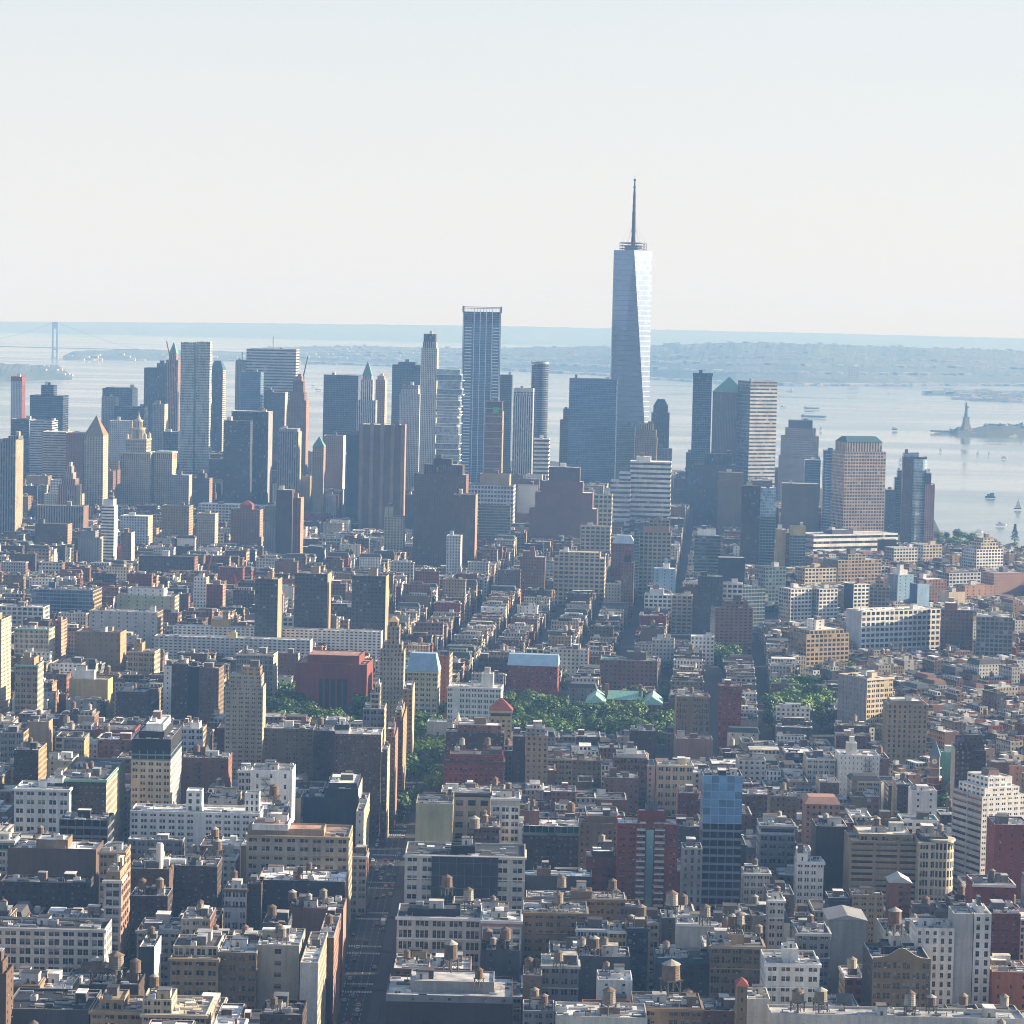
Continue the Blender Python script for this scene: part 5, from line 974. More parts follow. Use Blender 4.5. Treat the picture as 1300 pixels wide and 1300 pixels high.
def parts_extra():
    # drum of the half cylinder tower, rounded corner bays, dark netting, ventilation cylinder, netting patch
    def find(t): return next(h for h in HAND if h['label'].startswith(t))
    def obj(t): return next(o for o in C.objects if o.get('label','').startswith(t))
    o=obj('brown brick tower with a blue'); h=find('brown brick tower with a blue'); m=M(); m.prism(ngon(h['W']*.72,2,h['W']*.3,20),0,h['H']-3,'glass',(.3,.45,.55),uvs=(2.5,4),wp=(.06,.3,.2)); m.build('glazed_cylinder',o)
    o=obj('blue glass wing with'); h=find('blue glass wing with'); m=M(); m.prism(ngon(h['W']*.5,4,h['W']*.46,20),0,h['H']-2,'glass',(.06,.16,.3),uvs=(2.5,4),wp=(.06,.25,.6)); m.build('rounded_bay',o)
    o=obj('cream rounded corner loft'); h=find('cream rounded corner'); m=M(); m.prism(ngon(h['W']-4.5,4.5,6.5,20),0,h['H']+.4,'wall',PAL['cream'],uvs=(2.9,4.6),wp=(.62,.7,.3)); m.prism(ngon(h['W']-4.5,4.5,7.2,20),h['H']+.4,h['H']+1.4,'plain',(.5,.45,.36)); m.build('corner_bay',o)
    o=obj('broad white loft half'); h=find('broad white loft half'); m=M(); W=h['W']; m.box(W*.225,-1.3,4,W*.775,-.7,h['H']-.6,'plain',(.03,.035,.05)); m.build('netting',o)
    m=M()
    for i in range(9): tube(m,(W*.22+W*.56*i/8,-1.5,2),(W*.22+W*.56*i/8,-1.5,h['H']),.09,'metal',(.2,.2,.22),4)
    for i in range(8): tube(m,(W*.22,-1.5,8+i*6.2),(W*.78,-1.5,8+i*6.2),.08,'metal',(.2,.2,.22),4)
    m.build('scaffold',o)
    o=obj('brown brick building carrying'); h=find('brown brick building carrying'); H=h['H']; m=M(); mp=h['d']/F
    m.prism(ngon(39*mp,6,4.8*mp,18),H-.8,H+29*mp,'metal',(.7,.7,.68)); m.prism(ngon(39*mp,6,4.*mp,18),H+29*mp,H+31*mp,'metal',(.5,.5,.5)); m.build('ventilation_cylinder',o)
    m=M(); tube(m,(52*mp,9,H+6*mp),(72*mp,9,H+6*mp),4*mp,'metal',(.7,.7,.7),14); m.build('storage_drum',o)
    o=obj('unfinished reddish'); h=find('unfinished reddish'); mp=h['d']/F; m=M(); m.box(9*mp,-1.2,h['H']-3*mp,16*mp,-.5,h['H']+5*mp,'plain',(.08,.4,.12)); m.build('safety_net',o)
    m=M(); W=h['W']
    for i in range(14): m.box(-1,-1.2,h['H']*.25+i*11,W+1,-.003,h['H']*.25+i*11+1.2,'plain',(.35,.3,.27))
    m.build('floor_edges',o)
    o=obj('massive dark red stone library'); h=find('massive dark red stone'); W=h['W']; 
    for i in range(5): m=M(); x=W*(.36+i*.085); m.box(x-1.6,-.25,5,x+1.6,-.004,h['H']-12,'plain',(.012,.012,.018)); m.build('window_slot',o)
    o=obj('huge windowless ribbed'); h=find('huge windowless ribbed'); W=h['W']
    for i in range(5): m=M(); x=W*(.02+i*.235); m.box(x,-2.5,0,x+W*.085,-.003,h['H']+1,'wall',(.2,.14,.11)); m.build('pilaster',o)
    o=obj('red brick apartment slab with'); h=find('red brick apartment slab with'); W=h['W']; n=0
    for k in range(18):
        z=h['H']-3.2*(k+1)
        for x0,x1 in((.32,.46),(.62,.78)): m=M(); m.box(W*x0,-1.5,z,W*x1,-.003,z+.5,'plain',(.6,.6,.58)); m.box(W*x0,-1.5,z+.5,W*x1,-1.4,z+1.2,'metal',(.3,.32,.34)); m.build('balcony',o)
    m=M(); m.box(W*.48,-.3,6,W*.6,-.004,h['H']-3,'glass',(.2,.4,.5)); m.build('glazed_column',o)
    o=obj('tall dark tan loft with strong'); h=find('tall dark tan loft with strong'); 
    o=obj('ochre loft with a curved'); h=find('ochre loft with a curved'); W=h['W']; H=h['H']; m=M(); P=[(0,H)]+[(W*i/16,H+1+4.2*math.exp(-((i/16-.5)/.2)**2)) for i in range(17)]+[(W,H)]
    m.face([(x,-.25,z) for x,z in P][::-1],'plain',PAL['dtan']); m.face([(x,.6,z) for x,z in P],'plain',PAL['dtan'])
    for (xa,za),(xb,zb) in zip(P,P[1:]): m.face([(xa,-.25,za),(xb,-.25,zb),(xb,.6,zb),(xa,.6,za)],'plain',(.5,.46,.4))
    m.build('pediment',o)
    o=obj('cream building with a row of large arched'); 
def farm():
    for o,x,y,kind,L,label in BOATS:
        pass
BOATS=[(1033,530,'barge',33,'longest dark barge, nearest the striped bright tower, low on the water'),(1031,519,'barge',22,'slim dark barge moored behind the two others'),(1028,523,'barge',12,'short dark barge between two longer ones'),
 (1002,497,'ship',9,'tiny grey cargo ship close under the far shore'),(994,517,'motor',7,'tiny dark launch just off the bright banded tower'),(1136,546,'ferry',8,'small grey ferry heading for the statue island'),
 (1042,546,'sail',3,'lone white sailboat above the rounded granite tower'),(1143,586,'sail',3,'white sailboat beside the pink granite tower'),(1194,573,'sail',2.4,'leftmost white sail of four in a loose row'),(1221,574,'sail',2.4,'second white sail of four in a loose row'),
 (1241,577,'sail',2.4,'third white sail of four in a loose row'),(1255,578,'sail',2.4,'rightmost white sail of four, next to a white motor yacht'),(1275,582,'yacht',9,'white motor yacht close to four small sails'),(1257,632,'ferry',14,'dark blue covered excursion boat in mid river'),
 (1292,646,'sail',6,'sailboat with a dark hull and white sail at the right edge'),(1271,667,'yacht',14,'long white motor yacht nearest the riverside trees'),(1243,676,'yacht',11,'white boat half hidden by riverside trees'),(404,495,'ship',7,'grey ship seen between office towers on the left bay'),
 (1128,500,'motor',3,'speck of a boat leading a long pale wake'),(398,490,'motor',5,'small pale boat beyond the grey ship')]
def boats():
    for k,(x,y,kind,px,label) in enumerate(BOATS):
        d=hz(x,y); p=ony(x,y,d); s=px*d/F; o=empty({'barge':'barge','ship':'cargo_ship','motor':'launch','ferry':'ferry','sail':'sailboat','yacht':'motor_yacht'}[kind],(p.x,d,p.z),R([0,12,-8,160,-15][k%5])); tag(o,label,'boat')
        m=M(); hb={'barge':.11,'ship':.14,'sail':.3,'yacht':.18,'ferry':.2,'motor':.2}[kind]; w=s*{'barge':.2,'ship':.18,'sail':.35,'yacht':.25,'ferry':.28,'motor':.35}[kind]; h=s*hb*.7
        if kind=='sail': s*=1.6; 
        hull={'barge':(.05,.055,.06),'ship':(.12,.13,.15),'sail':(.6,.6,.6) if k!=14 else (.06,.06,.07),'yacht':(.75,.75,.73),'ferry':(.05,.1,.16),'motor':(.2,.2,.2)}[kind]
        dk=[(-.5,-.4),(.25,-.5),(.42,-.3),(.5,0),(.42,.3),(.25,.5),(-.5,.4)]; q=[(a*s*.94,b*w*.85) for a,b in dk]; t=[(a*s,b*w) for a,b in dk]
        m.prism(q,-.3,h,'metal',hull,top=t,capmat='plain',capcol=lite(hull,1.5)); m.build('hull',o)
        m=M()
        if kind=='sail':
            m.face([(-.35*s,0.05,h*1.3),(.05*s,0.05,h*1.3),(.05*s,0.05,s*1.35)],'plain',(.75,.75,.74)); m.face([(.05*s,-.05,h*1.3),(-.35*s,-.05,h*1.3),(.05*s,-.05,s*1.35)],'plain',(.75,.75,.74)); m.face([(.09*s,0,h*1.2),(.45*s,0,h*1.2),(.08*s,0,s*1.1)],'plain',(.75,.75,.74)); m.build('sails',o); m=M(); tube(m,(.07*s,0,h),(.07*s,0,s*1.4),.15,'metal',(.4,.4,.4)); m.build('mast',o)
        else:
            a,b,hh={'barge':(-.46,-.38,.05),'ship':(-.42,-.22,.25),'yacht':(-.3,.2,.14),'ferry':(-.4,.3,.2),'motor':(-.2,.1,.2)}[kind]; c=(.55,.57,.6) if kind!='ferry' or k==5 else (.1,.2,.3)
            if kind=='yacht': c=(.75,.75,.73)
            m.box(a*s,-w*.34,h,b*s,w*.34,h+hh*s,'metal',c); m.box((a+.04)*s,-w*.26,h+hh*s,(a+(b-a)*.6)*s,w*.26,h+hh*s*1.6,'metal',lite(c,.9)); m.build('deckhouse',o)
def avenue():
    # roadway of the avenue with its lane lines, crossings, cars
    m=M(); m.face([(-77.5,900,.15),(-60,900,.15),(-60,2110,.15),(-77.5,2110,.15)],'plain',(.02,.021,.025)); tag(m.build('avenue_road'),kind='structure')
    m=M()
    for x0,x1 in((-82,-77.5),(-60,-55)):
        for k in range(15):
            y0=1000+k*80.5-75; m.box(x0,y0,0,x1,y0+62,.3,'plain',(.045,.046,.05))
    tag(m.build('pavement'),kind='structure')
    m=M()
    for x in(-74,-70.5,-67,-63.5):
        y=1000
        while y<2100: m.face([(x-.1,y,.155),(x+.1,y,.155),(x+.1,y+3,.155),(x-.1,y+3,.155)],'plain',(.6,.6,.58)); y+=9
    for k in range(14):
        y0=1000+80.5*k-79
        for yy in(y0-2,y0+14):
            for i in range(13): m.face([(-77+i*1.3,yy,.155),(-76.4+i*1.3,yy,.155),(-76.4+i*1.3,yy+3.4,.155),(-77+i*1.3,yy+3.4,.155)],'plain',(.6,.6,.58))
    tag(m.build('road_markings'),kind='structure')
    rng=random.Random(9); cols=[((.65,.65,.64),'white'),((.025,.025,.03),'black'),((.5,.32,.03),'yellow'),((.25,.26,.28),'grey'),((.35,.02,.02),'red')]
    me={}
    def carmesh(c):
        m=M(); m.prism([(-.92,-2.25),(.92,-2.25),(.95,2.2),(-.95,2.2)],.35,.95,'metal',c); m.prism([(-.85,-1.1),(.85,-1.1),(.85,1.7),(-.85,1.7)],.95,1.5,'pane',(.02,.02,.03),top=[(-.68,-.5),(.68,-.5),(.68,1.25),(-.68,1.25)],capmat='metal',capcol=c)
        for x in(-.95,.75):
            for y in(-1.4,1.4): m.box(x,y-.34,0,x+.2,y+.34,.66,'metal',(.02,.02,.02))
        m.box(-.8,-2.31,.62,-.45,-2.251,.8,'metal',(.4,.02,.02)); m.box(.45,-2.31,.62,.8,-2.251,.8,'metal',(.4,.02,.02)); return m.build('car')
    used=[]
    for i in range(64):
        for _ in range(20):
            x=rng.choice([-76,-72.2,-68.8,-65.2,-61.6]); y=rng.uniform(1240,1900)
            if all(abs(x-a)>1. or abs(y-b)>7 for a,b in used): break
        used.append((x,y)); c,n=rng.choices(cols,[5,6,5,4,2])[0]
        if n not in me: me[n]=carmesh(c); o=me[n]
        else: o=me[n].copy(); C.objects.link(o)
        o.location=(x,y,.16); tag(o,n+' car on the shaded avenue between tall buildings','car',n+' cars on the avenue')
    m=M(); c=(.68,.68,.66); m.box(-1.2,-4.5,.9,1.2,2.2,3.3,'metal',c); m.prism([(-1.1,2.2),(1.1,2.2),(1.1,4.2),(-1.1,4.2)],.6,2.2,'metal',(.3,.31,.33)); m.box(-1.,-4.4,.1,1.,4.,.6,'metal',(.03,.03,.03)); o=m.build('box_truck'); o.location=(-62,1470,.16); tag(o,'white box truck near the avenue crossing','truck')
def roundtower():
    d=4900.; lab='round dark tower with an open ring crown right of the flat blue tower'; a=note(675,697,459,600,d,29,29,lab,'the round dark tower'); r=11*d/F; o=empty('round_tower',(a.x+r,d+r,0)); tag(o,lab,'tower'); H=a.z
    m=M(); m.prism(ngon(0,0,r,24),0,H-6,'glass',PAL['dblue'],uvs=(2.4,3.8),wp=(.08,.22,.4)); m.build('walls',o)
    m=M(); m.prism(ngon(0,0,r*.7,20),H-6,H-2,'metal',(.1,.1,.11)); m.build('plant_drum',o)
    m=M(); p=ngon(0,0,r*1.03,24); q=ngon(0,0,r*.95,24)
    for i in range(24):
        j=(i+1)%24; m.face([(*p[i],H-4),(*p[j],H-4),(*p[j],H),(*p[i],H)],'metal',(.3,.31,.33)); m.face([(*q[j],H-4),(*q[i],H-4),(*q[i],H),(*q[j],H)],'metal',(.2,.2,.22)); m.face([(*p[i],H),(*p[j],H),(*q[j],H),(*q[i],H)],'metal',(.3,.31,.33))
        if i%2==0: tube(m,(*q[i],H-6),(*q[i],H-3.5),.5,'metal',(.2,.2,.2),4)
    m.build('ring_crown',o)
for f in(roundtower,tallest,bluetower,rippled,jenga,civic,statue,bridge,clocktower,minthall,cupola,parts_extra,boats,avenue): f()
crane(256,752,269,706,2950,'tall red lattice crane leaning over the low roofs',(.5,.09,.05),.9)
crane(300,745,298,730,3000,'short red crane stub among roofs beside a red brick tower house',(.5,.09,.05),.7)
crane(217,462,212,433,5050,'thin red crane boom beside the green spired pink tower',(.5,.12,.08),1.2)
crane(384,480,391,452,5000,'small dark crane on the roof edge past the wide banded tower',(.1,.1,.12),1.)
# ---------------------------------------------------------------- trees
def leaf_crown(seed,n,lobes,h):
    rng=random.Random(seed); m=M(); L=[]
    for _ in range(lobes):
        an=rng.uniform(0,6.28); r=rng.uniform(0,.62); L.append((r*math.cos(an)*.5*h,r*math.sin(an)*.5*h,h*rng.uniform(.45,.82),h*rng.uniform(.16,.27)))
    for _ in range(n):
        cx,cy_,cz,r=L[rng.randrange(lobes)]; v=Vector((rng.gauss(0,1),rng.gauss(0,1),rng.gauss(0,1))).normalized(); q=Vector((cx,cy_,cz))+v*r*rng.uniform(.72,1.08)*Vector((1,1,.85)).length/1.65
        nrm=(v+Vector((rng.gauss(0,.5),rng.gauss(0,.5),rng.gauss(0,.5)+.3))).normalized(); u=nrm.orthogonal().normalized(); w=nrm.cross(u); s=rng.uniform(.03,.06)*h; an=rng.uniform(0,6.28); a=(u*math.cos(an)+w*math.sin(an))*s; b=nrm.cross(a)*.75
        m.face([q-a,q-b*.9,q+a,q+b],'leaf',(.1,.2,.1))
    o=m.build('crown'); t=M(); tube(t,(0,0,0),(0,0,h*.45),h*.022,'wood',(.09,.07,.05),6)
    for x,y,z,r in L[:6]: tube(t,(0,0,h*.3),(x*.8,y*.8,z),h*.011,'wood',(.09,.07,.05),4)
    k=t.build('trunk'); r=(o.data,k.data); bpy.data.objects.remove(o); bpy.data.objects.remove(k); return r
CROWN=[leaf_crown(s,n,l,10.) for s,n,l in((1,1000,11),(2,900,9),(3,1100,13))]
CON=None
def blocked(x,y,r=1.):
    for h in HAND:
        if h['d']-60<y<h['d']+150 and inside((x,y),h['fp']): return True
    return False
def inside(p,fp):
    s=0
    for i in range(4):
        a,b=fp[i],fp[(i+1)%4]; s+= ((b[0]-a[0])*(p[1]-a[1])-(b[1]-a[1])*(p[0]-a[0])>0)
    return s in(0,4)
TREES=[]
def tree(x,y,h,label,group,rng):
    o=empty('tree',(x,y,0),rng.uniform(0,6)); tag(o,label,'tree',group); c,t=CROWN[rng.randrange(3)]; s=h/10
    k=bpy.data.objects.new('crown',c); C.objects.link(k); k.parent=o; wd=rng.uniform(.9,1.25); k.scale=(s*wd,s*wd,s)
    k=bpy.data.objects.new('trunk',t); C.objects.link(k); k.parent=o; k.scale=(s,s,s); TREES.append((x,y,h))
def grove(xs,ys,n,h,label,group,seed,z0=0):
    rng=random.Random(seed); k=t=0; mine=[]
    while k<n and t<n*30:
        t+=1; p=onz(rng.uniform(*xs),rng.uniform(*ys),0)
        if blocked(p.x,p.y) or any((a-p.x)**2+(b-p.y)**2<(h*.42)**2 for a,b in mine): continue
        mine.append((p.x,p.y)); tree(p.x,p.y,h*rng.uniform(.68,1.25),label,group,rng); k+=1
grove((335,486),(890,945),44,21,'leafy green park tree in the wood before the red stone library','trees of the square by the library',1)
grove((632,846),(905,956),64,19,'leafy park tree in the dark wood below the mint roofed hall','trees of the square by the mint roofed hall',2)
grove((522,572),(908,972),18,18,'tree between the avenue end and the grey temple fronted hall','trees at the end of the avenue',3)
grove((490,562),(955,1095),20,13,'dark street tree lining the far part of the avenue','street trees along the avenue',4)
grove((980,1048),(880,930),24,20,'bright green tree of the sunlit mound by the wide street','trees of the sunlit mound',5)
grove((1048,1092),(850,905),10,16,'shaded tree beside the sunlit cream loft tower','trees in the shade of the cream loft tower',6)
grove((538,582),(978,1022),9,14,'dark street tree lining the far part of the avenue','street trees along the avenue',44)
grove((900,942),(834,856),8,16,'olive tree group beside the plum red block, farther off','olive trees behind the plum red block',7)
grove((1190,1248),(1028,1052),9,18,'dark tree at the foot of the brick clock tower gables','trees by the clock tower',8)
grove((790,905),(1028,1080),12,12,'yard tree between roofs and the blue glass tower','yard trees near the blue glass tower',9)
grove((690,790),(1000,1040),8,10,'small yard tree among brick roofs behind the planted terrace block','yard trees behind the terrace block',10)
grove((900,1010),(960,985),10,10,'yard tree among low roofs below the plum red block','yard trees below the plum red block',11)
grove((1185,1252),(686,704),18,17,'riverside park tree in front of the water','riverside trees',12)
grove((1252,1300),(690,702),6,12,'small riverside tree near the right edge of the water','small riverside trees',13)
grove((838,872),(850,915),10,13,'street tree in the dark canyon beside the bracketed tan loft','canyon street trees',14)
grove((735,780),(800,870),12,12,'street tree in the canyon left of the brown college building','trees of the next canyon street',15)
grove((548,640),(735,830),10,11,'street tree in the long canyon beyond the blue mansard building','trees of the long canyon',16)
grove((1100,1290),(890,960),10,11,'yard tree between the flat tan tower and dark brick house','yard trees in the village',17)
grove((690,800),(860,890),5,13,'tree peeping over roofs near the blue barrel roofed hall','trees near the barrel roofed hall',18)
# conifer by the river
rng=random.Random(3); p=ony(1288,690,4150); o=empty('pine_tree',(p.x,4150,0)); tag(o,'pointed dark evergreen by the river at the right edge','tree'); m=M()
for i in range(520):
    z=rng.random(); r=(1-z)**.9*7*rng.uniform(.5,1.05); an=rng.uniform(0,6.28); q=Vector((r*math.cos(an),r*math.sin(an),3+z*24)); a=Vector((rng.gauss(0,1),rng.gauss(0,1),rng.gauss(0,.5)))*.8; b=Vector((rng.gauss(0,1),rng.gauss(0,1),rng.gauss(0,.5)))*.8; m.face([q-a,q-b,q+a,q+b],'leaf',(.1,.2,.1))
m.build('crown',o); m=M(); tube(m,(0,0,0),(0,0,26),.4,'wood',(.09,.07,.05)); m.build('trunk',o)
# foliage of the statue island, one far wood
m=M(); rng=random.Random(8)
for _ in range(900):
    x=rng.uniform(1206,1345); t=545 if x<1250 else 538.5; q=ony(x,rng.uniform(t,550),8300+rng.uniform(0,120)); a=Vector((rng.gauss(0,1),rng.gauss(0,1),rng.gauss(0,.6)))*4; b=Vector((rng.gauss(0,1),rng.gauss(0,1),rng.gauss(0,.6)))*4
    m.face([q-a,q-b,q+a,q+b],'leaf',(.1,.2,.1))
tag(m.build('island_woods'),'dark wooded cover of the statue island','woods',kind='stuff')
# ---------------------------------------------------------------- the rest of the city: low buildings too many to tell apart
class MT(M):
    T=(0,0,1,0)
    def face(s,pts,*a,**k):
        ox,oy,c,sn=s.T; M.face(s,[(ox+p[0]*c+p[1]*sn,oy-p[0]*sn+p[1]*c,p[2]) for p in pts],*a,**k)
CAND=[]
def zone(u0,u1,v0,v1,a,ori,test,hfun,lw,depth,gap,street,us=None,vs_=None,seed=0):
    rng=random.Random(seed); aa=R(a); ca,sa=math.cos(aa),math.sin(aa)
    for i in range(len(us)-1):
        for j in range(len(vs_)-1):
            ua,ub=us[i]+street/2,us[i+1]-street/2; va,vb=vs_[j]+street/2,vs_[j+1]-street/2
            if ua>ub-6 or va>vb-6: continue
            if ori=='v': rows=[(ua,min(ua+depth,(ua+ub)/2-gap/2)),(max(ub-depth,(ua+ub)/2+gap/2),ub)]; lo,hi=va,vb
            else: rows=[(va,min(va+depth,(va+vb)/2-gap/2)),(max(vb-depth,(va+vb)/2+gap/2),vb)]; lo,hi=ua,ub
            for r0,r1 in rows:
                if r1-r0<5: continue
                t=lo
                while t<hi-4:
                    w=rng.uniform(*lw)*(1.8 if rng.random()<.12 else 1); w=min(w,hi-t)
                    if hi-t-w<4: w=hi-t
                    dd=rng.uniform(.75,1.)
                    if ori=='v':
                        x0,x1=(r0,r0+(r1-r0)*dd) if r0==ua else (r1-(r1-r0)*dd,r1); u,v,W,D=x0,t,x1-x0,w
                    else:
                        y0,y1=(r0,r0+(r1-r0)*dd) if r0==va else (r1-(r1-r0)*dd,r1); u,v,W,D=t,y0,w,y1-y0
                    X=u*ca+v*sa; Y=-u*sa+v*ca; t+=w
                    if not test(X,Y): continue
                    fp=[(X,Y),(X+ca*W,Y-sa*W),(X+ca*W+sa*D,Y-sa*W+ca*D),(X+sa*D,Y+ca*D)]
                    CAND.append([fp,aa,W,D,hfun(X,Y,rng),rng.random()])
def rng_(a,b,s): 
    r=[];x=a
    while x<b: r.append(x); x+=s
    return r
inview=lambda X,Y,m=1.18: Y>1040 and abs(X+.0*Y)<.182*Y*m
def hA(X,Y,r):
    f=(Y-1100)/950
    return r.uniform(30,48)*(1-.35*f) if X<-95 or r.random()<.25 else r.uniform(17,42 if Y<1500 else 24)
zA=lambda X,Y: inview(X,Y) and Y<2075 and not(-104<X<-53) and not(X>245 and Y>1750) and not(X>-25 and Y>1960 and X<250 and 0)
zone(0,0,0,0,.15,'u',zA,hA,(8,20),29,6,16,us=[-520,-360,-222,-68.5,232,420,640],vs_=rng_(1005,2080,80.5),seed=11)
PARKS=[((-205,2095),(-110,2095),(-110,2240),(-205,2240)),((-5,2030),(125,2030),(125,2235),(-5,2235))]
zB=lambda X,Y: inview(X,Y) and 2070<Y<3520 and not(X>262 and Y<3600) and not(-215<X<125 and 2095<Y<2236)
def hB(X,Y,r):
    if X<-150: return r.choice([r.uniform(20,34),r.uniform(26,44),r.uniform(15,24)])
    if Y<2900: return r.uniform(14,21) if r.random()<.86 else r.uniform(20,30)
    return r.uniform(18,30) if r.random()<.8 else r.uniform(28,45)
zone(0,0,0,0,4.15,'v',zB,hB,(6.5,13),27,9,13,us=[-42+81.5*k for k in range(-10,14)],vs_=[2075,2150,2255,2365,2490,2620,2745,2885,3010,3135,3260,3390,3520],seed=12)
zC=lambda X,Y: inview(X,Y) and 1755<Y<3620 and not(Y<2480 and 234<X<262) and X>248+(Y<2050)*0
def hC(X,Y,r): return (r.uniform(12,19) if r.random()<.86 else r.uniform(18,30)) if Y<2750 else r.uniform(18,36)
zone(0,0,0,0,-22,'u',zC,hC,(6.5,13),24,9,13,us=rng_(-2200,2600,150),vs_=rng_(1200,4200,66),seed=13)
zD=lambda X,Y: inview(X,Y) and 3520<Y<5900 and X<700-(max(0,Y-4400)*.22) and X>-1200+max(0,Y-4600)*.6 and not(X>560 and 3900<Y<4300)
def hD(X,Y,r): return r.uniform(16,34) if Y<3900 else r.uniform(22,60) if Y<3950 or r.random()<.35 else r.uniform(50,170)
zone(0,0,0,0,4.15,'v',zD,hD,(12,26),30,6,14,us=[-42+81.5*k for k in range(-24,16)],vs_=rng_(3525,5950,100),seed=14)
import numpy as np
PSEUDO=[dict(x0=a,x1=b,vis=v,d=d) for a,b,v,d in((985,1046,897,2330),(1046,1092,900,2300),(345,480,908,2200),(640,842,934,2120),(526,575,955,2050),(1196,1246,1030,1830),(800,890,1048,1750),(1188,1310,692,9000),(852,873,598,9000),(80,130,515,9000),(386,411,528,9000),(699,722,556,9000),(1130,1190,662,9000),(0,34,580,9000),(905,940,838,2700),(-300,560,572,9000),(560,1000,592,9000),(1000,1130,640,9000))]
HB=[(h,(sum(p[0] for p in h['fp'])/4,sum(p[1] for p in h['fp'])/4)) for h in HAND]
KEEP=[]
for fp,aa,W,D,H,rn in CAND:
    cx=sum(p[0] for p in fp)/4; cyy=sum(p[1] for p in fp)/4; ok=True; ring=fp+[(cx,cyy),((fp[0][0]+fp[1][0])/2,(fp[0][1]+fp[1][1])/2),((fp[2][0]+fp[3][0])/2,(fp[2][1]+fp[3][1])/2)]
    for h,c in HB:
        if abs(c[1]-cyy)>150 or abs(c[0]-cx)>150: continue
        if any(inside(p,h['fp']) for p in ring) or any(inside(p,fp) for p in h['fp']) or inside(c,fp): ok=False; break
    if not ok: continue
    if any(abs(a-cx)<12 and abs(b-cyy)<14 and inside((a,b),fp) for a,b,_ in TREES): continue
    xs=[proj((*p,H))[0] for p in fp]; x0,x1=min(xs),max(xs); d=min(p[1] for p in fp); lim=H
    for h in HAND+PSEUDO:
        if h['d']>d+2 and h['x1']>x0+1.5 and h['x0']<x1-1.5:
            z=ony((x0+x1)/2,h['vis']+1.5,d).z
            if z<lim: lim=z
    if lim<7: 
        if lim<4.5: continue
    KEEP.append((fp,aa,W,D,min(H,lim*(1 if d<3900 else .78+.22*rn)),rn,x0,x1,d))
# which of them show largest: paint far to near
idb=np.full((1300,1560),-1,np.int32); allb=[(h['d'],None,h['x0'],h['x1'],h['yt'],ony((h['x0']+h['x1'])/2,h['yt'],h['d']).z and proj((h['fp'][0][0],h['fp'][0][1],0))[1]) for h in HAND]
for i,k in enumerate(KEEP):
    fp,aa,W,D,H,rn,x0,x1,d=k; yb=proj((*fp[2],H))[1]; yg=proj((*fp[0],0))[1]; allb.append((d,i,x0,x1,yb,yg))
allb.sort(key=lambda t:-t[0])
for d,i,x0,x1,y0,y1 in allb:
    a,b=int(max(0,x0+130)),int(min(1560,x1+130)); c,e=int(max(0,y0)),int(min(1300,y1))
    if b>a and e>c: idb[c:e,a:b]=-1 if i is None else i
cnt=np.bincount(idb[:,130:1430][idb[:,130:1430]>=0],minlength=len(KEEP))
order=np.argsort(-cnt)
WPAL=['tan','dtan','dtan','cream','white','offw','grey','lgrey','dgrey','brown','brown','dbrown','dbrown','red','brick','brick','brick','brown','offw','lime']
CNAME=dict(tan='tan',dtan='brown tan',cream='cream',white='white',offw='off white',grey='grey',lgrey='pale grey',dgrey='dark grey',brown='brown',dbrown='dark brown',red='dark red',brick='brick red',lime='beige')
big=MT(); rng=random.Random(77); NIND=0
LOTS=[]
